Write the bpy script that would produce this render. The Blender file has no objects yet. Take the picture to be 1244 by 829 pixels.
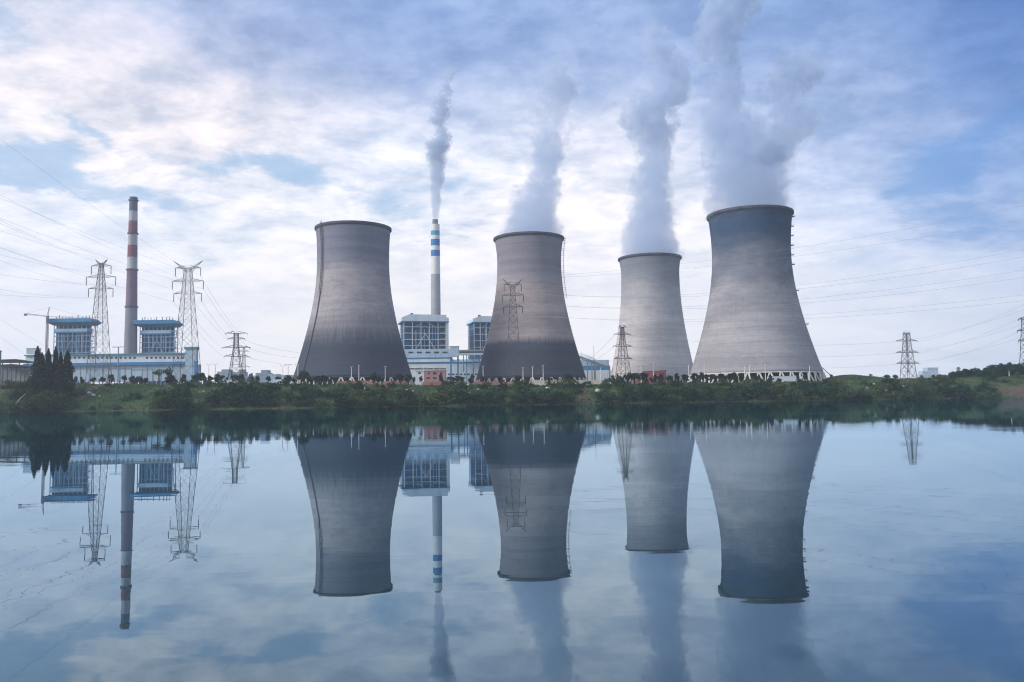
import bpy, math, random
from mathutils import Vector, Matrix, noise as mn

random.seed(7)
sc = bpy.context.scene
COL = sc.collection
PI = math.pi

# ------------------------------------------------------------------ camera
F, CX, CY, W0 = 1000.0, 622.0, 414.5, 1244.0
CAM_Z = 2.8
PITCH = math.atan((487.5 - CY) / F)
ROLL = math.radians(0.80)
cam_d = bpy.data.cameras.new('camera')
cam_d.sensor_width = 36.0
cam_d.lens = 36.0 * F / W0
cam_d.clip_start = 0.5
cam_d.clip_end = 20000
cam = bpy.data.objects.new('camera', cam_d)
COL.objects.link(cam)
_R = Matrix.Rotation(PI / 2 + PITCH, 3, 'X') @ Matrix.Rotation(-ROLL, 3, 'Z')
cam.matrix_world = Matrix.Translation((0, 0, CAM_Z)) @ _R.to_4x4()
sc.camera = cam


def ray(px, py):
    return _R @ Vector(((px - CX) / F, (CY - py) / F, -1.0))


def P(px, py, D):
    """the world point seen at photo pixel px, py and at distance Y = D"""
    r = ray(px, py)
    return Vector((0, 0, CAM_Z)) + r * (D / r.y)


def lin(r, g, b):
    def c(v):
        v /= 255.0
        return v / 12.92 if v <= 0.04045 else ((v + 0.055) / 1.055) ** 2.4
    return (c(r), c(g), c(b))


def smooth(a, b, x):
    t = max(0.0, min(1.0, (x - a) / (b - a)))
    return t * t * (3 - 2 * t)


def lerp_tab(tab, x):
    if x <= tab[0][0]:
        return tab[0][1]
    for (x0, v0), (x1, v1) in zip(tab, tab[1:]):
        if x <= x1:
            return v0 + (v1 - v0) * (x - x0) / (x1 - x0)
    return tab[-1][1]


# ------------------------------------------------------------------ node helper
class NT:
    def __init__(self, tree):
        self.t = tree
        tree.nodes.clear()

    def n(self, typ, **kw):
        nd = self.t.nodes.new(typ)
        for k, v in kw.items():
            setattr(nd, k, v)
        return nd

    def put(self, sock, v):
        if v is None:
            return
        if isinstance(v, bpy.types.NodeSocket):
            self.t.links.new(v, sock)
        else:
            if hasattr(sock.default_value, '__len__') and not isinstance(v, (tuple, list, Vector)):
                v = (v,) * len(sock.default_value)
            if hasattr(sock.default_value, '__len__') and len(sock.default_value) == 4 and len(v) == 3:
                v = (*v, 1.0)
            sock.default_value = v

    def math(self, op, a, b=None, c=None, clamp=False):
        nd = self.n('ShaderNodeMath', operation=op, use_clamp=clamp)
        for i, v in enumerate((a, b, c)):
            self.put(nd.inputs[i], v)
        return nd.outputs[0]

    def vm(self, op, a, b=None, s=None):
        nd = self.n('ShaderNodeVectorMath', operation=op)
        self.put(nd.inputs[0], a)
        self.put(nd.inputs[1], b)
        if s is not None:
            self.put(nd.inputs['Scale'], s)
        return nd.outputs['Value'] if op in ('LENGTH', 'DOT_PRODUCT', 'DISTANCE') else nd.outputs['Vector']

    def sep(self, v):
        nd = self.n('ShaderNodeSeparateXYZ')
        self.put(nd.inputs[0], v)
        return nd.outputs

    def comb(self, x, y, z):
        nd = self.n('ShaderNodeCombineXYZ')
        for i, v in enumerate((x, y, z)):
            self.put(nd.inputs[i], v)
        return nd.outputs[0]

    def noise(self, vec, scale, detail=4, rough=0.55, dist=0.0, color=False):
        nd = self.n('ShaderNodeTexNoise')
        self.put(nd.inputs['Vector'], vec)
        nd.inputs['Scale'].default_value = scale
        nd.inputs['Detail'].default_value = detail
        nd.inputs['Roughness'].default_value = rough
        nd.inputs['Distortion'].default_value = dist
        return nd.outputs['Color' if color else 'Fac']

    def mix(self, f, a, b, blend='MIX'):
        nd = self.n('ShaderNodeMix', data_type='RGBA', blend_type=blend, clamp_factor=True)
        self.put(nd.inputs[0], f)
        self.put(nd.inputs[6], a)
        self.put(nd.inputs[7], b)
        return nd.outputs[2]

    def sstep(self, x, a, b, lo=0.0, hi=1.0):
        nd = self.n('ShaderNodeMapRange', interpolation_type='SMOOTHSTEP')
        self.put(nd.inputs[0], x)
        for i, v in enumerate((a, b, lo, hi)):
            self.put(nd.inputs[i + 1], v)
        return nd.outputs[0]

    def ramp(self, x, stops, interp='LINEAR'):
        nd = self.n('ShaderNodeValToRGB')
        cr = nd.color_ramp
        cr.interpolation = interp
        while len(cr.elements) > 1:
            cr.elements.remove(cr.elements[-1])
        for i, (p, c) in enumerate(stops):
            e = cr.elements[0] if i == 0 else cr.elements.new(p)
            e.position = p
            e.color = (*c, 1.0)
        self.put(nd.inputs[0], x)
        return nd.outputs[0]


def new_mat(name):
    m = bpy.data.materials.new(name)
    m.use_nodes = True
    t = NT(m.node_tree)
    out = t.n('ShaderNodeOutputMaterial')
    return m, t, out


def plain(name, col, rough=0.7, var=0.18, scale=0.25, metal=0.0, spec=0.3, stretch=(1, 1, 1)):
    """paint, metal or render with uneven wear"""
    m, t, out = new_mat(name)
    b = t.n('ShaderNodeBsdfPrincipled')
    tc = t.n('ShaderNodeTexCoord').outputs['Object']
    v = t.vm('MULTIPLY', tc, stretch)
    n1 = t.noise(v, scale, 5, 0.6)
    k = t.sstep(n1, 0.3, 0.7, 1 - var, 1 + var * 0.6)
    t.put(b.inputs['Base Color'], t.vm('SCALE', t.comb(*col), s=k))
    b.inputs['Roughness'].default_value = rough
    b.inputs['Metallic'].default_value = metal
    b.inputs['Specular IOR Level'].default_value = spec
    t.t.links.new(b.outputs[0], out.inputs[0])
    return m


# ------------------------------------------------------------------ mesh builder
class MB:
    def __init__(self):
        self.v, self.f, self.mi = [], [], []
        self.cur = 0

    def add(self, vs, fs):
        o = len(self.v)
        self.v.extend(Vector(v) for v in vs)
        self.f.extend(tuple(o + i for i in f) for f in fs)
        self.mi.extend([self.cur] * len(fs))
        return self

    def box(self, x0, x1, y0, y1, z0, z1):
        vs = [(x, y, z) for z in (z0, z1) for y in (y0, y1) for x in (x0, x1)]
        return self.add(vs, [(0, 2, 3, 1), (4, 5, 7, 6), (0, 1, 5, 4), (2, 6, 7, 3), (0, 4, 6, 2), (1, 3, 7, 5)])

    def bar(self, a, b, w, w2=None):
        a, b = Vector(a), Vector(b)
        d = b - a
        if d.length < 1e-6:
            return self
        d.normalize()
        u = d.cross(Vector((0, 0, 1)) if abs(d.z) < 0.95 else Vector((1, 0, 0))).normalized()
        v = d.cross(u)
        w2 = w if w2 is None else w2
        vs = []
        for p, ww in ((a, w), (b, w2)):
            for s, q in ((-1, -1), (1, -1), (1, 1), (-1, 1)):
                vs.append(p + u * (s * ww / 2) + v * (q * ww / 2))
        return self.add(vs, [(3, 2, 1, 0), (4, 5, 6, 7), (0, 1, 5, 4), (1, 2, 6, 5), (2, 3, 7, 6), (3, 0, 4, 7)])

    def tube(self, pts, rad, n=8, cap=True):
        pts = [Vector(p) for p in pts]
        if not hasattr(rad, '__len__'):
            rad = [rad] * len(pts)
        vs, fs = [], []
        for i, p in enumerate(pts):
            d = (pts[min(i + 1, len(pts) - 1)] - pts[max(i - 1, 0)]).normalized()
            u = d.cross(Vector((0, 0, 1)) if abs(d.z) < 0.95 else Vector((1, 0, 0))).normalized()
            w = d.cross(u)
            for k in range(n):
                a = 2 * PI * k / n
                vs.append(p + (u * math.cos(a) + w * math.sin(a)) * rad[i])
        for i in range(len(pts) - 1):
            for k in range(n):
                k2 = (k + 1) % n
                fs.append((i * n + k, i * n + k2, (i + 1) * n + k2, (i + 1) * n + k))
        if cap:
            fs.append(tuple(range(n - 1, -1, -1)))
            fs.append(tuple((len(pts) - 1) * n + k for k in range(n)))
        return self.add(vs, fs)

    def lathe(self, c, prof, n=48, close=False):
        """prof: list of (r, z) around the vertical through c"""
        c = Vector(c)
        vs, fs = [], []
        for r, z in prof:
            for k in range(n):
                a = 2 * PI * k / n
                vs.append(c + Vector((r * math.cos(a), r * math.sin(a), z)))
        m = len(prof)
        for i in range(m if close else m - 1):
            j = (i + 1) % m
            for k in range(n):
                k2 = (k + 1) % n
                fs.append((i * n + k, i * n + k2, j * n + k2, j * n + k))
        return self.add(vs, fs)

    def prism(self, poly, y0, y1):
        """poly: (x, z) outline, extruded along y"""
        n = len(poly)
        vs = [(x, y0, z) for x, z in poly] + [(x, y1, z) for x, z in poly]
        fs = [tuple(range(n)), tuple(range(2 * n - 1, n - 1, -1))]
        for i in range(n):
            j = (i + 1) % n
            fs.append((i, n + i, n + j, j))
        return self.add(vs, fs)

    def mesh(self, name, mats, origin=(0, 0, 0), smooth_=False):
        o = Vector(origin)
        me = bpy.data.meshes.new(name)
        me.from_pydata([v - o for v in self.v], [], self.f)
        for m in (mats if isinstance(mats, (list, tuple)) else [mats]):
            me.materials.append(m)
        if any(self.mi):
            me.polygons.foreach_set('material_index', self.mi)
        if smooth_:
            me.polygons.foreach_set('use_smooth', [True] * len(me.polygons))
        me.update()
        return me

    def build(self, name, mats, parent=None, smooth_=False, origin=None):
        """link as ONE object; vertices are in world space (minus the thing's base when parented)"""
        if parent is not None:
            off = wloc(parent)
            ob = bpy.data.objects.new(name, self.mesh(name, mats, off, smooth_))
            ob.parent = parent
        else:
            off = Vector(origin) if origin is not None else Vector((0, 0, 0))
            ob = bpy.data.objects.new(name, self.mesh(name, mats, off, smooth_))
            ob.location = off
        COL.objects.link(ob)
        return ob


def wloc(o):
    v = Vector((0, 0, 0))
    while o is not None:
        v += Vector(o.location)
        o = o.parent
    return v


def tag(o, label=None, cat=None, group=None, kind=None):
    for k, v in (('label', label), ('category', cat), ('group', group), ('kind', kind)):
        if v:
            o[k] = v
    return o


def thing(name, label, cat, loc, group=None):
    o = bpy.data.objects.new(name, None)
    COL.objects.link(o)
    o.location = loc
    o.empty_display_size = 2
    return tag(o, label, cat, group)


def copy_tree(o, parent=None):
    c = o.copy()
    COL.objects.link(c)
    if parent is not None:
        c.parent = parent
    for ch in list(o.children):
        copy_tree(ch, c)
    return c


ORD = ['leftmost', 'second from left', 'third from left', 'fourth from left', 'fifth from left', 'sixth from left',
       'seventh from left', 'eighth from left', 'ninth from left', 'tenth from left', 'eleventh from left', 'twelfth from left',
       'thirteenth from left', 'fourteenth from left', 'fifteenth from left']


def nth(i, n):
    if n == 1:
        return 'only one'
    if i == n - 1:
        return 'rightmost'
    return ORD[min(i, len(ORD) - 1)]


# ------------------------------------------------------------------ terrain
def shore(X):
    k = 0.22 if X > 0 else 0.05
    return 560 + k * X + 5 * math.sin(X / 47.0 + 1) + 3 * math.sin(X / 19.0) + 1.6 * math.sin(X / 8.3 + 2)


CREST = [(0, 19.0), (250, 18.4), (400, 16.4), (500, 15.0), (600, 14.0), (900, 13.8), (1000, 15.2), (1100, 16.2), (1244, 17.6)]


def terrain(X, Y):
    s = Y - shore(X)
    px = CX + F * X / max(Y, 100)
    hc = lerp_tab(CREST, px)
    if s < 0:
        return max(-3.0, 0.16 * s)
    w = 55.0
    if s < w:
        t = s / w
        z = hc * (0.55 * t + 0.45 * smooth(0, 1, t))
    else:
        z = hc + min(4.5, 0.018 * (s - w))
    n = mn.noise(Vector((X / 26.0, Y / 26.0, 1.7))) * 1.3 + mn.noise(Vector((X / 9.0, Y / 9.0, 5.1))) * 0.6
    z += n * smooth(0, 14, s) * (1 - 0.7 * smooth(60, 120, s))
    # a landslip gully below the second tower
    g = math.exp(-((X - 72) / 9.0) ** 2) * smooth(0, 10, s) * (1 - smooth(30, 48, s))
    z -= 2.2 * g
    # grassy mound on the right and wooded hill at the frame's right edge
    z += 5.2 * math.exp(-((X - 292) / 24.0) ** 2 - ((Y - 716) / 26.0) ** 2)
    z += 5.0 * math.exp(-((X - 470) / 62.0) ** 2 - ((Y - 770) / 50.0) ** 2)
    return z


def ground_at(px, py_guess, D):
    p = P(px, py_guess, D)
    p.z = terrain(p.x, p.y)
    return p


def axis(a, b, fine0, fine1, fine, coarse):
    xs, x = [], a
    while x < b:
        xs.append(x)
        x += fine if fine0 <= x < fine1 else coarse
    xs.append(b)
    return xs


xs = axis(-2500, 2500, -520, 620, 4.0, 60)
ys = axis(470, 3500, 470, 800, 3.0, 60)
tm = bpy.data.meshes.new('ground')
vs = [(x, y, terrain(x, y)) for y in ys for x in xs]
nx = len(xs)
fs = [(j * nx + i, j * nx + i + 1, (j + 1) * nx + i + 1, (j + 1) * nx + i) for j in range(len(ys) - 1) for i in range(nx - 1)]
tm.from_pydata(vs, [], fs)
tm.polygons.foreach_set('use_smooth', [True] * len(tm.polygons))
at = tm.attributes.new('soil', 'FLOAT', 'POINT')
vals = []
for (x, y, z) in vs:
    s = y - shore(x)
    v = 0.0
    v = max(v, math.exp(-((x - 72) / 10.0) ** 2 - ((s - 18) / 17.0) ** 2))
    v = max(v, 0.95 * math.exp(-((x - 425) / 45.0) ** 2 - ((s - 14) / 20.0) ** 2))
    v = max(v, 0.5 * math.exp(-((x - 330) / 40.0) ** 2 - ((s - 48) / 14.0) ** 2))
    v = max(v, 0.6 * smooth(58, 80, s))
    v = max(v, 0.62 * (1 - smooth(0.6, 3.2 + 2.0 * math.sin(x / 11.0) + 1.5 * math.sin(x / 4.7), s)))
    vals.append(v)
at.data.foreach_set('value', vals)
ground = bpy.data.objects.new('ground', tm)
COL.objects.link(ground)
tag(ground, 'grassy river bank rising to a flat terrace', 'ground', kind='structure')

m, t, out = new_mat('bank_grass')
b = t.n('ShaderNodeBsdfPrincipled')
pos = t.n('ShaderNodeNewGeometry').outputs['Position']
n1 = t.noise(pos, 0.06, 5, 0.6)
n2 = t.noise(pos, 0.7, 4, 0.6)
grass = t.mix(t.sstep(n1, 0.35, 0.65), (0.026, 0.064, 0.032), (0.088, 0.128, 0.052))
grass = t.mix(t.math('MULTIPLY', t.sstep(n2, 0.45, 0.7), 0.6), grass, (0.024, 0.040, 0.020))
at_n = t.n('ShaderNodeAttribute', attribute_name='soil')
n3 = t.noise(pos, 0.25, 5, 0.65)
soilf = t.sstep(t.math('ADD', at_n.outputs['Fac'], t.math('MULTIPLY', t.math('SUBTRACT', n3, 0.5), 0.9)), 0.4, 0.62)
soil = t.mix(n2, (0.085, 0.066, 0.05), (0.16, 0.125, 0.10))
t.put(b.inputs['Base Color'], t.mix(soilf, grass, soil))
b.inputs['Roughness'].default_value = 0.95
b.inputs['Specular IOR Level'].default_value = 0.1
bp = t.n('ShaderNodeBump')
bp.inputs['Strength'].default_value = 0.8
bp.inputs['Distance'].default_value = 0.6
t.put(bp.inputs['Height'], n2)
t.t.links.new(bp.outputs[0], b.inputs['Normal'])
t.t.links.new(b.outputs[0], out.inputs[0])
tm.materials.append(m)

# ------------------------------------------------------------------ water
m, t, out = new_mat('river_water')
pos = t.n('ShaderNodeNewGeometry').outputs['Position']
v1 = t.vm('MULTIPLY', pos, (0.07, 0.5, 1.0))
v2 = t.vm('MULTIPLY', pos, (0.5, 1.6, 1.0))
patch = t.sstep(t.noise(t.vm('MULTIPLY', pos, (0.006, 0.02, 1)), 1.0, 3, 0.6), 0.42, 0.66)
h = t.math('ADD', t.math('MULTIPLY', t.noise(v1, 1.0, 3, 0.55), 0.10),
           t.math('MULTIPLY', t.math('MULTIPLY', t.noise(v2, 1.0, 3, 0.6), 0.085), patch))
bp = t.n('ShaderNodeBump')
bp.inputs['Strength'].default_value = 0.36
bp.inputs['Distance'].default_value = 0.10
t.put(bp.inputs['Height'], h)
fr = t.n('ShaderNodeFresnel')
fr.inputs['IOR'].default_value = 1.36
t.t.links.new(bp.outputs[0], fr.inputs['Normal'])
df = t.n('ShaderNodeBsdfDiffuse')
df.inputs['Color'].default_value = (0.026, 0.047, 0.052, 1)
gl = t.n('ShaderNodeBsdfGlossy')
gl.inputs['Color'].default_value = (0.655, 0.845, 1.0, 1)
t.put(gl.inputs['Roughness'], t.math('MULTIPLY_ADD', patch, 0.03, 0.008))
t.t.links.new(bp.outputs[0], gl.inputs['Normal'])
mx = t.n('ShaderNodeMixShader')
t.put(mx.inputs[0], t.math('POWER', fr.outputs[0], 0.68))
t.t.links.new(df.outputs[0], mx.inputs[1])
t.t.links.new(gl.outputs[0], mx.inputs[2])
t.t.links.new(mx.outputs[0], out.inputs[0])
wb = MB()
wb.add([(-2400, -300, 0), (2400, -300, 0), (2400, 1150, 0), (-2400, 1150, 0)], [(0, 1, 2, 3)])
water = wb.build('water', m)
tag(water, 'calm blue river mirroring the towers and the sky', 'water', kind='structure')

# ------------------------------------------------------------------ materials
M = {}
M['steel'] = plain('galvanised_steel', (0.10, 0.105, 0.128), 0.6, 0.2, 0.5)
M['steel_dark'] = plain('weathered_steel', (0.085, 0.09, 0.11), 0.6, 0.2, 0.5)
M['insulator'] = plain('insulator_glaze', (0.05, 0.045, 0.05), 0.4, 0.1)
M['cable'] = plain('aluminium_cable', (0.25, 0.265, 0.30), 0.7, 0.1)
M['white_wall'] = plain('white_cladding', (0.60, 0.69, 0.78), 0.7, 0.12, 0.08, stretch=(1, 1, 0.25))
M['pale_wall'] = plain('pale_blue_cladding', (0.37, 0.51, 0.66), 0.7, 0.14, 0.08, stretch=(1, 1, 0.25))
M['blue_roof'] = plain('blue_sheet_roof', (0.014, 0.19, 0.40), 0.55, 0.2, 0.1)
M['blue_band'] = plain('blue_band_paint', (0.02, 0.20, 0.45), 0.6, 0.2, 0.1)
M['teal'] = plain('teal_sheet', (0.07, 0.25, 0.33), 0.6, 0.2, 0.1)
M['core_blue'] = plain('boiler_casing', (0.012, 0.085, 0.21), 0.7, 0.3, 0.14)
M['frame_pale'] = plain('painted_frame_steel', (0.21, 0.38, 0.58), 0.6, 0.15, 0.3)
M['frame_white'] = plain('white_frame_steel', (0.60, 0.66, 0.74), 0.6, 0.12, 0.3)
M['window_dark'] = plain('window_glass', (0.022, 0.03, 0.045), 0.15, 0.2, 0.6, spec=0.5)
M['dark_void'] = plain('shaded_tower_fill', (0.018, 0.02, 0.024), 0.9, 0.3, 0.2)  # near-black colour stands in for the shade inside the towers
M['concrete_leg'] = plain('pale_concrete', (0.60, 0.60, 0.60), 0.85, 0.15, 0.4)
M['post_white'] = plain('white_post_paint', (0.68, 0.69, 0.70), 0.5, 0.08, 0.5)
M['roof_tile'] = plain('red_clay_tiles', (0.22, 0.105, 0.09), 0.85, 0.3, 0.35)
M['brick_wall'] = plain('pinkish_brick', (0.23, 0.15, 0.135), 0.9, 0.25, 0.4)
M['pink_wall'] = plain('pink_render', (0.36, 0.215, 0.22), 0.85, 0.15, 0.3)
M['red_wall'] = plain('dull_red_render', (0.27, 0.10, 0.11), 0.85, 0.2, 0.3)
M['lime_wall'] = plain('limewashed_wall', (0.60, 0.57, 0.53), 0.9, 0.2, 0.3)
M['grey_wall'] = plain('grey_render', (0.22, 0.26, 0.30), 0.85, 0.2, 0.2)
M['dark_roof'] = plain('dark_felt_roof', (0.05, 0.055, 0.06), 0.9, 0.2, 0.3)
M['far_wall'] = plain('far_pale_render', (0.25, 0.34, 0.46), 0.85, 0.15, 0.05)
M['rock'] = plain('pale_limestone', (0.48, 0.47, 0.44), 0.9, 0.25, 0.8)
M['wood_pale'] = plain('bleached_wood', (0.45, 0.41, 0.36), 0.85, 0.3, 0.7)
M['bark'] = plain('bark', (0.07, 0.058, 0.048), 0.95, 0.3, 0.8)
M['crane_red'] = plain('crane_paint', (0.14, 0.09, 0.10), 0.6, 0.2, 0.5)


def leaf_mat(name, c0, c1, c2):
    m, t, out = new_mat(name)
    oi = t.n('ShaderNodeObjectInfo').outputs['Random']
    pos = t.n('ShaderNodeNewGeometry').outputs['Position']
    rnd = t.n('ShaderNodeNewGeometry').outputs['Random Per Island']
    n1 = t.noise(pos, 0.35, 3, 0.6)
    k = t.math('ADD', t.math('MULTIPLY', oi, 0.55), t.math('ADD', t.math('MULTIPLY', rnd, 0.35), t.math('MULTIPLY', n1, 0.35)))
    c = t.ramp(t.math('MULTIPLY', k, 0.85), [(0.12, c0), (0.5, c1), (0.92, c2)])
    d = t.n('ShaderNodeBsdfDiffuse')
    tr = t.n('ShaderNodeBsdfTranslucent')
    t.put(d.inputs[0], c)
    t.put(tr.inputs[0], t.vm('SCALE', c, s=0.8))
    mx = t.n('ShaderNodeMixShader')
    mx.inputs[0].default_value = 0.22
    t.t.links.new(d.outputs[0], mx.inputs[1])
    t.t.links.new(tr.outputs[0], mx.inputs[2])
    t.t.links.new(mx.outputs[0], out.inputs[0])
    return m


M['leaf'] = leaf_mat('bank_foliage', (0.010, 0.040, 0.026), (0.030, 0.076, 0.040), (0.105, 0.15, 0.058))
M['leaf_dark'] = leaf_mat('tree_foliage', (0.009, 0.028, 0.018), (0.018, 0.046, 0.026), (0.040, 0.074, 0.034))
M['leaf_pine'] = leaf_mat('cypress_foliage', (0.008, 0.028, 0.020), (0.020, 0.050, 0.032), (0.050, 0.088, 0.046))
M['leaf_light'] = leaf_mat('pale_foliage', (0.04, 0.075, 0.04), (0.07, 0.11, 0.06), (0.11, 0.15, 0.08))


# ------------------------------------------------------------------ cooling towers
def tower_mat(name, base, low, low_h, low_soft, top, top_h, top_soft, seed, base2):
    """weathered concrete: lift rings, streaks, soot-stained foot or algae-stained head with ragged edges"""
    m, t, out = new_mat(name)
    b = t.n('ShaderNodeBsdfPrincipled')
    tc = t.n('ShaderNodeTexCoord').outputs['Object']
    o = t.sep(tc)
    off = t.vm('ADD', tc, (seed * 37.0, seed * 11.0, 0))
    ang = t.math('ARCTAN2', o[1], o[0])
    # long level bands
    bands = t.noise(t.vm('MULTIPLY', off, (0.006, 0.006, 0.22)), 1.0, 5, 0.62)
    big = t.noise(t.vm('MULTIPLY', off, (0.018, 0.018, 0.040)), 1.0, 5, 0.66)
    streak = t.noise(t.comb(t.math('MULTIPLY', ang, 26.0), seed * 3.1, t.math('MULTIPLY', o[2], 0.035)), 1.0, 5, 0.65)
    fine = t.noise(t.vm('MULTIPLY', off, (0.25, 0.25, 0.6)), 1.0, 4, 0.6)
    c = t.mix(t.sstep(big, 0.36, 0.64), base, base2)
    k = t.math('ADD', t.sstep(bands, 0.32, 0.68, 0.86, 1.09), t.sstep(fine, 0.3, 0.7, -0.06, 0.06))
    c = t.vm('SCALE', c, s=k)
    # lift joints: one course about every 1.3 m
    jt = t.math('FRACT', t.math('DIVIDE', o[2], 2.6))
    jl = t.sstep(t.math('ABSOLUTE', t.math('SUBTRACT', jt, 0.5)), 0.38, 0.5)
    c = t.mix(t.math('MULTIPLY', jl, t.sstep(streak, 0.3, 0.7, 0.06, 0.24)), c, t.vm('SCALE', c, s=0.6))
    edge = t.math('ADD', o[2], t.math('ADD', t.math('MULTIPLY', t.math('SUBTRACT', streak, 0.5), low_soft * 1.6),
                                      t.math('MULTIPLY', t.math('SUBTRACT', big, 0.5), low_soft * 2.0)))
    lf = t.sstep(edge, low_h - low_soft, low_h + low_soft, 1.0, 0.0)
    c = t.mix(lf, c, t.vm('SCALE', t.comb(*low), s=k))
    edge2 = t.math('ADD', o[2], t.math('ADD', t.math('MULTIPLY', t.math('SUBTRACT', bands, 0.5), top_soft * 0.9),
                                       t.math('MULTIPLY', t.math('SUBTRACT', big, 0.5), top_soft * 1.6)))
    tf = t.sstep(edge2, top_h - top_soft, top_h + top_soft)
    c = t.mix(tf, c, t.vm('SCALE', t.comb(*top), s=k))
    c = t.mix(t.sstep(streak, 0.54, 0.78, 0.0, 0.42), c, t.vm('SCALE', c, s=0.62))
    t.put(b.inputs['Base Color'], c)
    b.inputs['Roughness'].default_value = 0.9
    b.inputs['Specular IOR Level'].default_value = 0.2
    bp = t.n('ShaderNodeBump')
    bp.inputs['Strength'].default_value = 0.25
    bp.inputs['Distance'].default_value = 0.3
    t.put(bp.inputs['Height'], t.math('ADD', fine, t.math('MULTIPLY', jl, -0.4)))
    t.t.links.new(bp.outputs[0], b.inputs['Normal'])
    t.t.links.new(b.outputs[0], out.inputs[0])
    return m


TOW = {}


def tower(key, label, D, cx_b, cx_t, y_rim, y_thr, y_bot, hw_rim, hw_thr, hw_bot, mat, nleg):
    base = P(cx_b, y_bot, D)
    gz = terrain(base.x, base.y) - 0.3
    root = thing('cooling_tower', label, 'cooling tower', (base.x, base.y, gz), 'cooling towers of the power station')
    cx_t = cx_b
    ca = math.cos(math.atan((cx_b - CX) / F))
    mpp = (P(cx_b + 50, 400, D) - P(cx_b - 50, 400, D)).length / 100.0 * ca
    z_b = base.z
    zr = P(cx_b, y_rim, D).z
    zt = P(cx_b, y_thr, D).z
    rt, rb, rr = hw_thr * mpp, hw_bot * mpp, hw_rim * mpp
    bl = (zt - z_b) / math.sqrt((rb / rt) ** 2 - 1)
    bu = (zr - zt) / math.sqrt(max((rr / rt) ** 2 - 1, 1e-4))

    def R(z):
        return rt * math.sqrt(1 + ((z - zt) / (bl if z < zt else bu)) ** 2)
    c = Vector((base.x, base.y, 0))
    zs = [z_b + (zr - z_b) * i / 60 for i in range(61)]
    prof = [(R(z), z) for z in zs] + [(R(z) - 0.7, z) for z in reversed(zs)]
    MB().lathe(c, prof, 128, True).build('shell', mat, root, True)
    # rim: a thickened walkway ring at the mouth
    q = R(zr)
    MB().lathe(c, [(q + 0.004, zr - 2.4), (q + 1.3, zr - 1.0), (q + 1.3, zr + 0.9), (q - 1.0, zr + 0.9), (q - 1.0, zr + 0.004)], 128, False).build('rim', M['rim'], root, False)
    # foot ring
    MB().lathe(c, [(rb + 0.1, z_b - 0.7), (rb + 0.45, z_b - 0.5), (rb + 0.45, z_b + 0.1), (rb + 0.02, z_b + 0.3)], 128).build('foot_ring', M['concrete_leg'] if key == 4 else mat, root, True)
    # diagonal legs in V pairs
    slope = (R(z_b + 4) - rb) / 4.0
    rg = rb - slope * (z_b - gz) * 1.0 + 0.6
    for i in range(nleg):
        for s in (-1, 1):
            a0 = 2 * PI * (i + 0.5) / nleg
            a1 = a0 + s * PI / nleg * 0.86
            a0 = a0 + s * 0.12 * PI / nleg
            top = c + Vector((math.cos(a0) * rb, math.sin(a0) * rb, z_b - 0.6))
            bot = c + Vector((math.cos(a1) * rg, math.sin(a1) * rg, gz - 1.5))
            if math.sin(a0) > 0.25:      # the far side is never seen
                continue
            MB().tube([bot, top], [0.8, 0.66], 6).build('leg', M['concrete_leg'], root)
    # cooling fill, coloured near-black for the shade inside, and basin kerb
    MB().lathe(c, [(0.01, z_b + 2), (rb - 3.0, z_b + 1.6), (rg - 7, gz - 1), (0.01, gz - 1)], 64).build('cooling_fill', M['dark_void'], root)
    MB().lathe(c, [(rg + 4, gz - 1.5), (rg + 4, gz + 0.4), (rg + 3.4, gz + 0.4), (rg + 3.4, gz - 1.5)], 96).build('basin_wall', M['brick_wall'], root)
    TOW[key] = dict(root=root, c=c, R=R, zr=zr, z_b=z_b, gz=gz, D=D, rr=rr)
    return root


M['rim'] = plain('rim_concrete', (0.075, 0.085, 0.115), 0.85, 0.25, 0.2)
mt1 = tower_mat('concrete_sooty', (0.42, 0.39, 0.415), (0.056, 0.070, 0.104), 54, 20, (0.18, 0.195, 0.27), 112, 22, 1, (0.27, 0.265, 0.31))
mt2 = tower_mat('concrete_brownish', (0.42, 0.37, 0.37), (0.058, 0.068, 0.098), 46, 5.0, (0.23, 0.225, 0.275), 108, 14, 2, (0.31, 0.27, 0.285))
mt3 = tower_mat('concrete_pale', (0.56, 0.545, 0.575), (0.34, 0.33, 0.34), -40, 5, (0.20, 0.225, 0.28), 112, 50, 3, (0.48, 0.47, 0.505))
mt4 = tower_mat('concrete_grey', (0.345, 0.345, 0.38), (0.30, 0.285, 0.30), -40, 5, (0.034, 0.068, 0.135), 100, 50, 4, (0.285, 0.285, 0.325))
tower(1, 'dark grey cooling tower with sooty lower half and no steam', 798, 429.3, 431, 279, 318, 460, 45.6, 44, 72.5, mt1, 38)
tower(2, 'brownish grey cooling tower with crisp dark foot, behind a horned pylon', 867, 645, 643, 291, 320, 460, 42, 39, 66.5, mt2, 38)
tower(3, 'smallest pale cooling tower, farthest away, steam leaving its blue-grey top', 1007, 793, 791, 314.6, 335, 458.5, 37.8, 35.5, 52, mt3, 38)
tower(4, 'largest pale grey cooling tower with dark blue stained top', 725, 917.5, 911, 262, 308, 454.6, 52, 48.5, 81, mt4, 40)


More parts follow.
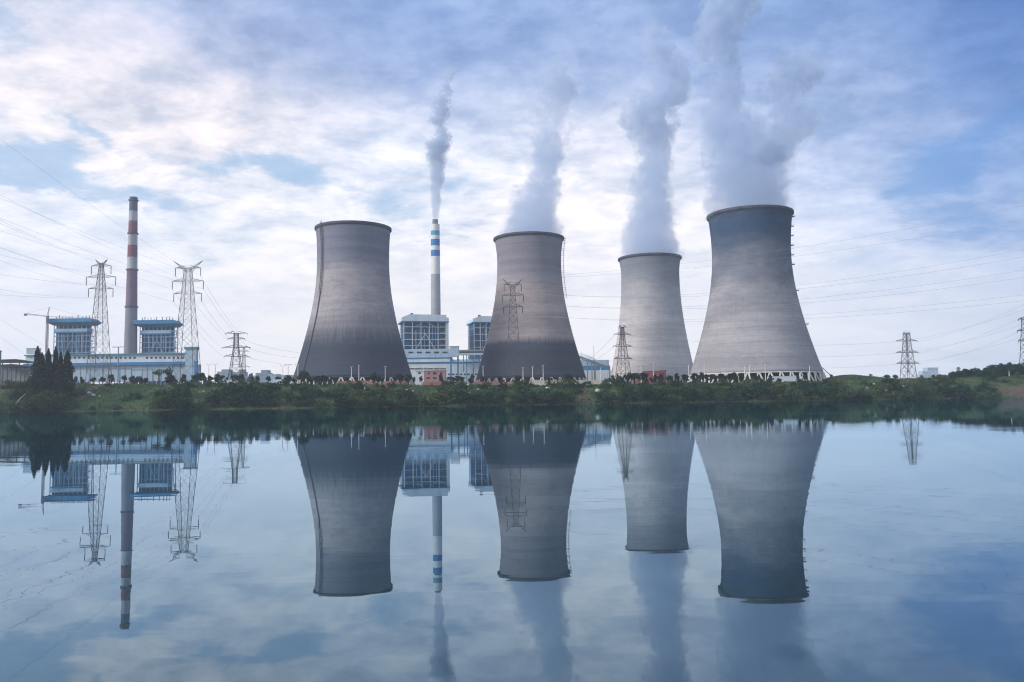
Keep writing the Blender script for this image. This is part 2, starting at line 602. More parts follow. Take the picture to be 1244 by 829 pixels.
def ladder(key, ang, z0, z1, mat, off=1.1, step=2.6, wid=2.4, bar=0.28):
    """caged ladder following the shell"""
    T = TOW[key]
    mb = MB()

    def pt(z, da, o):
        r = T['R'](min(z, T['zr'])) + o
        a = ang + da / r
        return T['c'] + Vector((math.cos(a) * r, math.sin(a) * r, z))
    z = z0
    while z < z1:
        zn = min(z + step, z1)
        for s in (-1, 1):
            mb.bar(pt(z, s * wid / 2, off), pt(zn, s * wid / 2, off), bar)
        mb.bar(pt(z, -wid / 2, off), pt(z, wid / 2, off), bar)
        mb.bar(pt(z, -wid / 2, 0), pt(z, -wid / 2, off), bar)
        mb.bar(pt(z, -wid / 2, off), pt(z, 0, off + 1.2), bar * 0.7)
        mb.bar(pt(z, wid / 2, off), pt(z, 0, off + 1.2), bar * 0.7)
        z += step
    return mb.build('ladder', mat, T['root'])


T1 = TOW[1]
ladder(1, PI + 0.80, T1['z_b'] + 82, T1['zr'] + 3, M['steel_dark'], bar=0.42)
mb = MB()
zz = [T1['z_b'] + 82 * i / 20 for i in range(21)]
mb.tube([T1['c'] + Vector((math.cos(PI + 0.80) * (T1['R'](z) + 0.5), math.sin(PI + 0.80) * (T1['R'](z) + 0.5), z)) for z in zz], 0.55, 6)
mb.build('stair_rail', M['steel_dark'], T1['root'])
T2 = TOW[2]
ladder(2, -0.12, T2['z_b'] + 85, T2['zr'] + 1, M['post_white'], 2.4, 2.6, 2.4, 0.3)
T4 = TOW[4]
for z in [T4['zr'] - 4 - 8.5 * i for i in range(6)] + [T4['z_b'] + 72, T4['z_b'] + 42]:
    a = -0.28
    r = T4['R'](z)
    ctr = T4['c'] + Vector((math.cos(a) * (r + 0.8), math.sin(a) * (r + 0.8), z))
    pm = MB()
    pm.box(ctr.x - 1.0, ctr.x + 1.2, ctr.y - 1.2, ctr.y + 1.2, z, z + 0.5)
    for dx, dy in ((1.1, -1.1), (1.1, 1.1), (-0.8, -1.1)):
        pm.bar((ctr.x + dx, ctr.y + dy, z + 0.5), (ctr.x + dx, ctr.y + dy, z + 1.8), 0.18)
    pm.build('rest_platform', M['steel_dark'], T4['root'])


GZ = 16.5
# ------------------------------------------------------------------ chimneys
def chimney(label, D, px, y_top, y_bot, hw_top, hw_bot, bands, platforms, tip):
    base = P(px, y_bot, D)
    base.z = GZ
    zt = P(px, y_top, D).z
    zb = P(px, y_bot, D).z
    mpp = D / F
    root = thing('chimney', label, 'chimney', base, 'power station chimneys')

    def r(z):
        f = (z - zb) / (zt - zb)
        return (hw_bot + (hw_top - hw_bot) * f) * mpp
    mats, mb = [], MB()
    cuts = [base.z] + [P(px, y, D).z for y, _ in bands]
    for i, (y, mt) in enumerate(bands):
        mb.cur = i
        mats.append(mt)
        z0, z1 = cuts[i], cuts[i + 1]
        k = max(2, int((z1 - z0) / 8) + 1)
        prof = [(r(z0 + (z1 - z0) * j / (k - 1)), z0 + (z1 - z0) * j / (k - 1)) for j in range(k)]
        mb.lathe((base.x, base.y, 0), prof, 40)
    mb.cur = len(bands) - 1
    mb.lathe((base.x, base.y, 0), [(r(zt), zt), (r(zt) * 0.8, zt), (r(zt) * 0.8, zt - 6), (0.01, zt - 6)], 40)
    mb.build('shaft', mats, root, True)
    for y in platforms:
        z = P(px, y, D).z
        q = r(z)
        pm = MB().lathe((base.x, base.y, 0), [(q, z - 0.9), (q + 1.3, z - 0.3), (q + 1.3, z + 1.3), (q + 1.1, z + 1.3), (q + 1.1, z), (q, z)], 40)
        pm.build('platform', M['steel_dark'], root)
    if tip:
        y1 = tip
        z1 = P(px, y1, D).z
        MB().lathe((base.x, base.y, 0), [(r(zt) * 0.66, zt - 1), (r(zt) * 0.62, z1), (r(zt) * 0.5, z1), (r(zt) * 0.5, zt)], 32).build('flue_tip', M['flue'], root, True)
    return root


M['flue'] = plain('flue_steel', (0.13, 0.16, 0.20), 0.6, 0.2, 0.3)
ch_con = plain('chimney_concrete', (0.22, 0.235, 0.30), 0.85, 0.18, 0.1, stretch=(1, 1, 0.3))
ch_red = plain('chimney_red', (0.20, 0.075, 0.115), 0.8, 0.22, 0.12, stretch=(1, 1, 0.4))
ch_mauve = plain('chimney_faded_red', (0.19, 0.135, 0.21), 0.8, 0.2, 0.12, stretch=(1, 1, 0.4))
ch_wht = plain('chimney_white', (0.40, 0.42, 0.49), 0.8, 0.35, 0.12, stretch=(1, 1, 0.3))
ch_drk = plain('chimney_sooty_top', (0.085, 0.115, 0.17), 0.85, 0.25, 0.1)
ch_con2 = plain('chimney_smooth_concrete', (0.33, 0.36, 0.41), 0.85, 0.12, 0.1)
ch_wht2 = plain('chimney_clean_white', (0.66, 0.69, 0.73), 0.8, 0.06, 0.1)
ch_blu = plain('chimney_blue', (0.03, 0.17, 0.46), 0.7, 0.1, 0.1)
ch_tea = plain('chimney_teal', (0.06, 0.30, 0.46), 0.7, 0.1, 0.1)
chimney('tall red and white banded chimney with sooty top, no smoke', 1150, 158.5, 240, 432, 4.6, 7.6,
        [(373.5, ch_con), (328.5, ch_mauve), (313, ch_wht), (298.5, ch_red), (284, ch_wht), (269, ch_red), (257, ch_wht), (240, ch_drk)],
        [244, 284.5, 328.5, 373.5], None)
chimney('tall white and blue banded chimney with smoking flue tip', 1300, 529.5, 273, 384, 5.4, 5.9,
        [(333.5, ch_con2), (312, ch_wht2), (304.5, ch_blu), (299.2, ch_wht2), (291.3, ch_blu), (286.5, ch_wht2), (281, ch_tea), (273, ch_wht2)],
        [], 267)


# ------------------------------------------------------------------ buildings
def Z(px, y, D):
    return P(px, y, D).z


def X_(px, D):
    return P(px, 440, D).x


def wing(mb, x0, x1, y0, y1, D, d0, d1):
    """box given by photo extents and depth range"""
    return mb.box(X_(x0, D), X_(x1, D), D + d0, D + d1, Z((x0 + x1) / 2, y1, D), Z((x0 + x1) / 2, y0, D))


def boiler_house(label, D, x0, x1, y_roof0, y_roof1, y_bot, depth, style):
    cx = (x0 + x1) / 2
    root = thing('boiler_house', label, 'boiler house', (X_(cx, D), D, GZ), 'boiler houses')
    w = x1 - x0
    core = MB()
    wing(core, x0 + w * 0.06, x1 - w * 0.13, y_roof1, y_bot, D, 5, depth - 4)
    core.box(X_(x0 + w * .06, D), X_(x1 - w * .13, D), D + 5, D + depth - 4, GZ, Z(cx, y_bot, D) - 0.01)
    core.build('boiler_casing', M['core_blue'], root)
    cm = M['frame_pale'] if style == 'blue' else M['frame_white']
    # columns, front and back rows
    ncol = 9 if style == 'blue' else 6
    zb, zt = GZ, Z(cx, y_roof1, D)
    for k in range(ncol):
        f = k / (ncol - 1)
        x = X_(x0 + w * (0.05 + 0.90 * f), D)
        ww = 0.85 if style == 'blue' else 1.1
        for yy in (D + 0.6, D + depth - 0.6):
            MB().box(x - ww / 2, x + ww / 2, yy - 0.5, yy + 0.5, zb, zt).build('column', cm, root)
    nfl = 5 if style == 'blue' else 4
    for k in range(nfl):
        y = y_roof1 + (y_bot - y_roof1) * (k + 0.9) / (nfl + 0.4)
        z = Z(cx, y, D)
        xa, xb = X_(x0 + w * 0.05, D), X_(x1 - w * 0.05, D)
        MB().box(xa, xb, D + 0.2, D + 1.0, z - 0.45, z + 0.45).build('floor_beam', cm, root)
        MB().box(xb - 9, xb, D + 1.2, D + depth - 1.2, z - 0.25, z + 0.25).build('floor_deck', M['frame_pale'], root)
        MB().box(xa, xa + 6, D + 1.2, D + depth - 1.2, z - 0.25, z + 0.25).build('floor_deck', M['frame_pale'], root)
        rail = MB()
        for q in range(9):
            xx = xb - 9 + q * 9 / 8
            rail.bar((xx, D + 1.1, z + 0.3), (xx, D + 1.1, z + 1.6), 0.15)
        rail.bar((xb - 9, D + 1.1, z + 1.6), (xb, D + 1.1, z + 1.6), 0.2)
        rail.build('railing', cm, root)
    # braces: inverted V in the middle bay, and diagonals
    ym = y_roof1 + (y_bot - y_roof1) * 0.45
    for s in (-1, 1):
        MB().bar((X_(cx, D), D - 0.35, Z(cx, ym, D)), (X_(cx + s * w * 0.2, D), D - 0.35, Z(cx, y_bot, D)), 0.8).build('brace', cm, root)
    if style != 'blue':
        for s in (-1, 1):
            MB().bar((X_(cx + s * w * .04, D), D - 0.35, Z(cx, y_roof1 + 1, D)), (X_(cx + s * w * 0.2, D), D - 0.35, Z(cx, y_roof1 + 6.5, D)), 0.7).build('brace', cm, root)
    # vertical pipes and ducts inside the frame
    for k in range(7):
        f = 0.2 + 0.6 * (k + 0.5 * random.random()) / 7
        x = X_(x0 + w * f, D)
        MB().tube([(x, D + 3.2, Z(cx, y_bot, D)), (x, D + 3.2, Z(cx, y_roof1 + 4 + 8 * random.random(), D))], 0.5 + 0.5 * random.random(), 8).build('duct', M['frame_pale'], root, True)
    # stair tower at the right
    st = MB()
    xs0, xs1 = X_(x1 - w * 0.10, D), X_(x1 - w * 0.01, D)
    for k in range(8):
        z0 = Z(cx, y_bot - (y_bot - y_roof1) * k / 8, D)
        z1 = Z(cx, y_bot - (y_bot - y_roof1) * (k + 1) / 8, D)
        st.bar((xs0, D + 1.8, z0), (xs1, D + 1.8, z1), 0.35)
        st.box(xs0, xs1, D + 1.4, D + 4, z1 - 0.12, z1 + 0.12)
    st.build('staircase', M['frame_pale'], root)
    # upper gallery band
    g = MB()
    if style == 'blue':
        wing(g, x0 + w * 0.08, x1 - w * 0.14, y_roof1 + 4.0, y_roof1 + 7.6, D, -0.8, depth + 0.5)
        g.build('gallery', M['pale_wall'], root)
        gb = MB()
        wing(gb, x0 + w * 0.07, x1 - w * 0.13, y_roof1 + 7.6, y_roof1 + 9.2, D, -1.1, depth + 0.8)
        gb.build('gallery_band', M['blue_band'], root)
        # roof: thick blue sheet deck with a raked soffit
        xa, xb = X_(x0 - w * 0.07, D), X_(x1 + w * 0.07, D)
        zt, zl = Z(cx, y_roof0, D), Z(cx, y_roof1, D)
        rf = MB()
        top = [(xa, D - 7), (xb - 6, D - 7), (xb - 6, D + depth + 4), (xa, D + depth + 4)]
        mid = [(xa - 0.5, D - 7.5), (xb, D - 7.5), (xb, D + depth + 5), (xa - 0.5, D + depth + 5)]
        bot = [(xa + 7, D - 2), (xb - 5, D - 2), (xb - 5, D + depth), (xa + 7, D + depth)]
        zm = zl + (zt - zl) * 0.45
        vs = [(x, y, zt) for x, y in top] + [(x, y, zm) for x, y in mid] + [(x, y, zl) for x, y in bot]
        fs = [(0, 1, 2, 3), (11, 10, 9, 8)]
        for L in (0, 4):
            for i in range(4):
                j = (i + 1) % 4
                fs.append((L + i, L + 4 + i, L + 4 + j, L + j))
        rf.add(vs, fs)
        roof = rf.build('roof', M['blue_roof'], root)
        for f in (0.14, 0.20, 0.27, 0.34, 0.41, 0.47, 0.60, 0.70, 0.77, 0.84):
            hgt = 1.5 + 3.2 * random.random()
            x = xa + (xb - xa) * f
            MB().tube([(x, D + 2, zt), (x, D + 2, zt + hgt), (x, D + 2, zt + hgt + 0.9)], [0.5, 0.5, 0.9], 8).build('roof_vent', M['steel_dark'], roof)
    else:
        xa, xb = X_(x0, D), X_(x1, D)
        zt, zl = Z(cx, y_roof0, D), Z(cx, y_roof1, D)
        rf = MB()
        # cap with raked left end
        rf.prism([(xa, zl), (xb - 0.5, zl), (xb - 0.5, zl + (zt - zl) * 0.55), (xb - 4, zl + (zt - zl) * 0.6), (xb - 4, zt), (xa + 11, zt), (xa, zl + (zt - zl) * 0.5)], D - 3, D + depth)
        roof = rf.build('roof', M['white_wall'], root)
        bb = MB()
        bb.box(xa - 0.2, xb, D - 3.6, D + depth + 0.4, zl - 1.4, zl - 0.01)
        bb.build('roof_band', M['blue_band'], root)
        MB().box(xb - 4.6, xb - 0.6, D - 1.5, D + depth, GZ, zl - 1.42).build('stair_shaft', M['white_wall'], root)
        for f in (0.22, 0.8):
            x = xa + (xb - xa) * f
            MB().box(x - 1.2, x + 2.2, D + 4, D + 8, zt, zt + 2.6).build('roof_vent', M['steel_dark'], roof)
    if style != 'blue':
        root.rotation_euler.z = math.radians(15)
    return root


boiler_house('blue-roofed boiler house left of the red and white chimney, behind the tower crane', 1150, 62, 112, 387.5, 395.5, 432, 13, 'blue')
boiler_house('blue-roofed boiler house right of the red and white chimney', 1150, 167, 213.5, 389.5, 397.5, 432, 13, 'blue')
boiler_house('white-capped boiler house in front of the blue banded chimney', 1200, 488, 546, 382.5, 390.5, 424, 44, 'white')
boiler_house('white-capped boiler house half hidden by the second cooling tower', 1240, 574, 616, 384.5, 391.5, 426, 44, 'white')


def windows(root, xs_, y0, y1, D, dfront, wpx, mat=None):
    """each window a child pane in a shallow frame"""
    for x in xs_:
        z0, z1 = Z(x, y1, D), Z(x, y0, D)
        xa, xb = X_(x - wpx / 2, D), X_(x + wpx / 2, D)
        MB().box(xa, xb, D + dfront - 0.18, D + dfront - 0.003, z0, z1).build('window', M['window_dark'], root)


# left turbine hall
D = 1050
root = thing('turbine_hall', 'long white turbine hall with blue band below the blue-roofed boiler houses', 'turbine hall', (X_(130, D), D, GZ))
mb = MB()
wing(mb, 30, 240, 444.5, 464, D, 0, 12)
mb.build('lower_wall', M['pale_wall'], root)
mb = MB()
wing(mb, 30, 236, 440.8, 444.4, D, -3.2, 13)
mb.build('blue_canopy', M['blue_band'], root)
mb = MB()
wing(mb, 30, 231, 431.5, 440.7, D, 1.5, 11)
mb.build('clerestory', M['white_wall'], root)
mb = MB()
wing(mb, 29.5, 231.5, 430, 431.4, D, -1.2, 11.5)
mb.build('roof', M['teal'], root)
windows(root, [90 + i * 5.6 for i in range(14)] + [178 + i * 5.4 for i in range(9)], 433.6, 436.0, D, 1.5, 2.6)
for x in range(44, 236, 27):
    MB().box(X_(x, D) - 0.35, X_(x, D) + 0.35, D - 0.5, D - 0.004, GZ, Z(x, 444.6, D)).build('pilaster', M['grey_wall'], root)
mb = MB()
wing(mb, 30, 44, 424, 430 - 0.02, D, 3, 10)
mb.build('stair_head', M['pale_wall'], root)
mb = MB()
wing(mb, 29.6, 44.4, 423.2, 423.95, D, 2.5, 10.5)
mb.build('stair_head_roof', M['grey_wall'], root)

D = 1010
root = thing('coal_bunker', 'narrow pale bunker tower with teal cap behind the right horned pylon', 'bunker', (X_(233, D), D, GZ))
mb = MB()
wing(mb, 225, 238.5, 424.5, 470, D, 0, 6)
mb.build('shaft', M['pale_wall'], root)
mb = MB()
wing(mb, 224, 239.5, 421.6, 424.4, D, -1, 7)
mb.build('cap', M['teal'], root)
mb = MB()
mb.prism([(X_(237, D), Z(237, 439, D)), (X_(240.2, D), Z(240, 439, D)), (X_(243.5, D), 22), (X_(238, D), 22)], D - 3, D - 0.01)
mb.build('buttress', M['blue_band'], root)

# right turbine hall
D = 1120
root = thing('turbine_hall', 'white station hall with two blue stripes behind the pink house', 'turbine hall', (X_(545, D), D, GZ))
mb = MB()
wing(mb, 480, 600, 441.6, 466, D, 0, 40)
mb.build('lower_wall', M['white_wall'], root)
mb = MB()
wing(mb, 480, 600, 440.2, 441.5, D, -0.8, 40.6)
mb.build('blue_stripe', M['blue_band'], root)
mb = MB()
wing(mb, 480, 548, 435.8, 440.1, D, 0, 40)
mb.build('middle_wall', M['white_wall'], root)
mb = MB()
wing(mb, 548.2, 600, 436.6, 440.1, D, 2, 38)
mb.build('side_hall_wall', M['white_wall'], root)
mb = MB()
wing(mb, 480, 548, 434.6, 435.75, D, -0.8, 40.6)
mb.build('blue_stripe', M['blue_band'], root)
mb = MB()
wing(mb, 480, 547, 424, 434.55, D, 4, 40)
mb.build('upper_wall', M['pale_wall'], root)
windows(root, [488, 498.7, 509, 519.5, 530, 540.5], 427.2, 429.2, D, 4, 6)
windows(root, [500 + 7.6 * i for i in range(6)], 447.6, 449.0, D, 0, 7)
windows(root, [546 + 4.6 * i for i in range(9)], 454, 456, D, 0, 3)

D = 1100
root = thing('transfer_house', 'pale blue transfer house beside the striped station hall', 'industrial building', (X_(551, D), D, GZ))
mb = MB()
wing(mb, 546.5, 557, 421.6, 433.5, D, 0, 12)
mb.build('wall', M['pale_wall'], root)
mb = MB()
wing(mb, 546, 557.6, 420.8, 421.55, D, -0.6, 12.6)
mb.build('roof', M['grey_wall'], root)
for x in (547.5, 556):
    for dd in (1.0, 11.0):
        MB().box(X_(x, D) - 0.7, X_(x, D) + 0.7, D + dd - 0.7, D + dd + 0.7, GZ, Z(x, 433.55, D)).build('stilt', M['blue_band'], root)

D = 1095
root = thing('conveyor_gallery', 'level pipe and conveyor gallery on trestles beside the second cooling tower', 'conveyor', (X_(575, D), D, GZ))
mb = MB()
wing(mb, 557.8, 592, 425, 427, D, 0, 6)
mb.build('roof', M['grey_wall'], root)
mb = MB()
wing(mb, 557.8, 592, 427.05, 429, D, 0.6, 5.4)
mb.build('glazing', M['window_dark'], root)
mb = MB()
wing(mb, 557.8, 592, 429.05, 431.5, D, 0, 6)
mb.build('deck', M['pale_wall'], root)
mb = MB()
wing(mb, 569, 592, 433.5, 435.5, D, 0, 4)
mb.build('pipe_rack', M['blue_roof'], root)
for x in (563, 567, 575, 582, 588):
    MB().box(X_(x, D) - 0.6, X_(x, D) + 0.6, D + 0.2, D + 1.4, GZ, Z(x, 431.55, D)).build('trestle', M['blue_band'], root)
for x in (560, 570, 580):
    tr = MB()
    tr.bar((X_(x, D), D - 0.4, 25), (X_(x + 5, D), D - 0.4, Z(x, 445, D)), 0.5)
    tr.bar((X_(x + 5, D), D - 0.4, 25), (X_(x, D), D - 0.4, Z(x, 445, D)), 0.5)
    tr.build('cross_brace', M['frame_pale'], root)

# pink two-storey house
D = 735


def small_house(name, label, cat, D, x0, x1, y0, y1, depth, wall, roofm, win=(), door=None, group=None, roof_over=0.4):
    cx = (x0 + x1) / 2
    gp = ground_at(cx, y1, D)
    root = thing(name, label, cat, (gp.x, D, gp.z), group)
    zb, zt = gp.z - 1.0, Z(cx, y0, D)
    xa, xb = X_(x0, D), X_(x1, D)
    MB().box(xa, xb, D, D + depth, zb, zt - 0.5).build('wall', wall, root)
    MB().box(xa - roof_over, xb + roof_over, D - roof_over, D + depth + roof_over, zt - 0.495, zt).build('roof', roofm, root)
    for (wx, wy, ww, wh) in win:
        MB().box(X_(wx - ww / 2, D), X_(wx + ww / 2, D), D - 0.12, D - 0.003, Z(wx, wy + wh / 2, D), Z(wx, wy - wh / 2, D)).build('window', M['window_dark'], root)
    if door:
        dx, dw, dy = door
        MB().box(X_(dx - dw / 2, D), X_(dx + dw / 2, D), D - 0.12, D - 0.003, zb, Z(dx, dy, D)).build('door', M['window_dark'], root)
    return root


r_ = small_house('house', 'pink two-storey house with dark windows right of the leftmost cooling tower', 'house', D, 515, 541, 450.2, 466, 9, M['pink_wall'], M['red_wall'],
                 [(521, 453.8, 2.6, 2.4), (528, 453.8, 4.4, 2.8), (536, 453.8, 2.8, 2.4), (520, 459.5, 4, 2), (528, 459.5, 4.4, 2.2)])
small_house('house', 'small white annex left of the pink house', 'house', D + 6, 505, 514.6, 450.6, 466, 8, M['white_wall'], M['grey_wall'], [(509.5, 453.4, 3.6, 2)])
small_house('house', 'dull red low building before the smallest cooling tower', 'building', 740, 783, 800, 450.8, 466, 8, M['red_wall'], M['roof_tile'], [(787, 454.5, 1.6, 1.6), (796, 454.5, 1.6, 1.6)])
small_house('house', 'dull red flat-topped block left of the largest cooling tower', 'building', 746, 801.5, 809, 450.0, 466, 8, M['red_wall'], M['roof_tile'], [(805, 454, 2, 1.6)])
small_house('house', 'dull red hut with a chimney stub next to the red flat-topped block', 'building', 738, 768, 782, 453.5, 466, 7, M['brick_wall'], M['roof_tile'], [(775, 456, 2, 1.4)])


def shed(label, D, x0, x1, y0, y1, wall, roofm):
    """low shed: short wall and a tiled roof sloping to the river"""
    cx = (x0 + x1) / 2
    xa, xb = X_(x0, D), X_(x1, D)
    y0, y1 = y0 + 1.8, y1 + 1.2
    zt = Z(cx, y0, D)
    gz = terrain((xa + xb) / 2, D) - 1.5
    ze = Z(cx, y0 + (y1 - y0) * 0.68, D)
    root = thing('shed', label, 'shed', ((xa + xb) / 2, D, gz), 'low tiled sheds along the terrace')
    MB().box(xa, xb, D, D + 7, gz, ze - 0.25).build('wall', wall, root)
    rf = MB()
    # uneven ridge and eaves
    n = max(3, int((xb - xa) / 4))
    vs = []
    for i in range(n + 1):
        x = xa - 0.5 + (xb - xa + 1.0) * i / n
        j = (random.random() - 0.5) * 0.35
        vs += [(x, D - 0.9, ze + j * 0.5 - 0.2), (x, D + 3.5, zt + j), (x, D + 7.9, ze + j * 0.5 - 0.2)]
    fs = []
    for i in range(n):
        a = i * 3
        fs += [(a, a + 3, a + 4, a + 1), (a + 1, a + 4, a + 5, a + 2)]
    fs += [(0, 1, 2), (n * 3 + 2, n * 3 + 1, n * 3)]
    rf.add(vs, fs)
    rf.build('roof', roofm, root)
    k = max(1, int((xb - xa) / 9))
    for i in range(k):
        x = xa + (xb - xa) * (i + 0.5) / k
        MB().box(x - 0.7, x + 0.7, D - 0.1, D - 0.003, gz + 2.4, max(gz + 3.4, ze - 0.7)).build('door', M['window_dark'], root)


shed('long red-tiled shed below the middle of the leftmost cooling tower', 650, 410, 452, 461, 470, M['brick_wall'], M['roof_tile'])
shed('tiny brick hut between two long red-tiled sheds', 648, 454.5, 462, 463, 469, M['brick_wall'], M['brick_wall'])
shed('red-tiled shed at the right foot of the leftmost cooling tower', 655, 465, 495, 461.5, 469, M['brick_wall'], M['roof_tile'])
shed('red-tiled shed in front of the pink house', 650, 513.5, 536, 461.8, 468.5, M['brick_wall'], M['roof_tile'])
shed('red-tiled shed right of the pink house', 655, 538, 565, 461.5, 468.5, M['brick_wall'], M['roof_tile'])
shed('short red-tiled shed at the left foot of the second cooling tower', 650, 574, 585.5, 462, 468.5, M['brick_wall'], M['roof_tile'])
shed('red-tiled shed before the left half of the second cooling tower', 655, 588, 606, 461.8, 468.5, M['brick_wall'], M['roof_tile'])
shed('earth-brown shed below the horned pylon of the second cooling tower', 658, 609, 630, 462, 469, M['lime_wall'], M['brick_wall'])
shed('pinkish shed under the legs of the largest cooling tower', 655, 904, 922, 459.2, 466, M['brick_wall'], M['brick_wall'])
shed('small pinkish shed right of the other under the largest cooling tower', 660, 925, 937, 459, 465, M['brick_wall'], M['roof_tile'])


def garden_wall(label, D, x0, x1, y0, mat, gap=None):
    cx = (x0 + x1) / 2
    xa, xb = X_(x0, D), X_(x1, D)
    gz = terrain((xa + xb) / 2, D) - 2.0
    root = thing('boundary_wall', label, 'wall', ((xa + xb) / 2, D, gz), 'whitewashed walls on the terrace')
    root['kind'] = 'thing'
    mb = MB()
    zt = Z(cx, y0, D)
    if gap:
        g0, g1 = X_(gap[0], D), X_(gap[1], D)
        mb.box(xa, g0, D, D + 0.6, gz, zt)
        mb.box(g1, xb, D, D + 0.6, gz, zt)
        mb.box(g0 + 0.002, g1 - 0.002, D + 0.003, D + 0.597, zt - 0.7, zt - 0.003)
        mb.build('wall_panel', mat, root)
        MB().box(g0 + 0.01, g1 - 0.01, D + 0.2, D + 0.4, gz, zt - 0.71).build('gate', M['window_dark'], root)
    else:
        mb.box(xa, xb, D, D + 0.6, gz, zt)
        mb.build('wall_panel', mat, root)
    MB().box(xa - 0.15, xb + 0.15, D - 0.15, D + 0.75, zt + 0.003, zt + 0.3).build('coping', M['concrete_leg'], root)


garden_wall('long whitewashed wall at the right foot of the second cooling tower', 650, 645, 692, 462, M['lime_wall'])
garden_wall('whitewashed wall with dark gate between second and smallest cooling towers', 653, 694, 731, 462.6, M['lime_wall'], (709, 711))
garden_wall('white wall before the right legs of the largest cooling tower', 662, 938, 976, 457.4, M['white_wall'])
garden_wall('low white wall below the T-shaped pylon', 640, 267, 288, 462, M['white_wall'])
garden_wall('low white wall right of the pale bunker tower', 642, 249, 263, 464, M['white_wall'])
garden_wall('white wall left of the leftmost cooling tower', 640, 332, 346, 461.5, M['white_wall'])
garden_wall('long pale wall behind the grassy mound', 735, 1035, 1062, 458.6, M['lime_wall'])

# coal dome and sloping conveyor between towers two and three
D = 1700
c = P(697, 462, D)
rd = 49 * D / F
hd = Z(697, 429, D) - GZ
root = thing('coal_dome', 'pale blue coal dome behind the sloping conveyor', 'storage dome', (c.x, D, GZ))
prof = [(rd * math.cos(a), GZ + hd * math.sin(a)) for a in [PI / 2 * i / 18 for i in range(18)]] + [(0.05, GZ + hd)]
MB().lathe((c.x, D, 0), prof, 64).build('shell', plain('dome_sheet', (0.86, 0.89, 0.93), 0.6, 0.1, 0.05), root, True)
ribs = MB()
for k in range(16):
    a = 2 * PI * k / 16
    ribs.tube([(c.x + math.cos(a) * (q + 0.3), D + math.sin(a) * (q + 0.3), z + 0.2) for q, z in prof[::2]], 0.4, 5)
ribs.build('rib', M['white_wall'], root)
D = 1000
root = thing('sloping_conveyor', 'blue-grey conveyor bridge sloping down between second and smallest cooling towers', 'conveyor', (X_(725, D), D, GZ))
a0, a1 = P(700, 431, D), P(741.5, 446, D)
mb = MB()
d_ = 1.6
for q0, q1, hh in ((0.0, 1.4, 0), (2.4, 3.4, 0)):
    mb.add([(p.x, p.y + y, p.z - q) for p in (a0, a1) for y in (0, 4) for q in (q0, q1)],
           [(0, 1, 5, 4), (2, 6, 7, 3), (0, 4, 6, 2), (1, 3, 7, 5), (0, 2, 3, 1), (4, 5, 7, 6)])
mb.build('bridge_deck', M['grey_wall'], root)
tr = MB()
for i in range(16):
    p, q = a0.lerp(a1, i / 16), a0.lerp(a1, (i + 1) / 16)
    tr.bar((p.x, p.y - 0.05, p.z - 1.4), (q.x, q.y - 0.05, q.z - 2.4), 0.3)
    tr.bar((p.x, p.y - 0.05, p.z - 2.4), (p.x, p.y - 0.05, p.z - 1.4), 0.3)
tr.build('truss', M['steel_dark'], root)
for px in (713.5, 719, 723, 740.5):
    p = a0.lerp(a1, (px - 700) / 41.5)
    MB().box(p.x - 0.7, p.x + 0.7, p.y + 0.6, p.y + 2, GZ, p.z - 3.42).build('trestle', M['grey_wall'], root)
D = 1080
root = thing('industrial_shed', 'bright blue and white coal shed under the sloping conveyor', 'shed', (X_(730, D), D, GZ))
mb = MB()
wing(mb, 708, 741, 444.5, 450, D, 0, 20)
mb.build('blue_wall', M['blue_band'], root)
mb = MB()
wing(mb, 706, 742, 450.05, 466, D, -1, 21)
mb.build('white_base', M['white_wall'], root)
mb = MB()
wing(mb, 704, 740, 437.5, 444.45, D, 1, 19)
mb.build('upper_wall', M['pale_wall'], root)
for px, y0, y1, lab in ((722, 420, 455, 'tall thin mast beside the sloping conveyor'), (707.5, 427, 455, 'short thin mast nearest the second cooling tower')):
    p = P(px, y1, 990)
    mb = MB()
    mb.tube([(p.x, 990, GZ), (p.x, 990, Z(px, y0, 990))], [0.5, 0.18], 6)
    for f in (0.35, 0.6):
        z = GZ + (Z(px, y0, 990) - GZ) * f
        mb.box(p.x - 0.8, p.x + 0.8, 989.4, 990.6, z, z + 0.5)
    tag(mb.build('mast', M['steel_dark'], origin=(p.x, 990, GZ)), lab, 'mast')


def far_building(label, D, blocks, mat=None):
    x0 = sum(b[0] for b in blocks) / len(blocks)
    root = thing('far_building', label, 'building', (X_(x0, D), D, 26))
    for i, (xa, xb, y0, d0) in enumerate(blocks):
        MB().box(X_(xa, D), X_(xb, D), D + d0, D + d0 + 25, GZ, Z((xa + xb) / 2, y0, D)).build('wall' if i == 0 else 'wing', mat or M['far_wall'], root)
        nwin = int((xb - xa) / 3)
        for k in range(nwin):
            x = xa + (xb - xa) * (k + 0.5) / nwin
            MB().box(X_(x - .7, D), X_(x + .7, D), D + d0 - 0.2, D + d0 - 0.004, Z(x, y0 + 3.0, D), Z(x, y0 + 1.4, D)).build('window', M['grey_wall'], root)


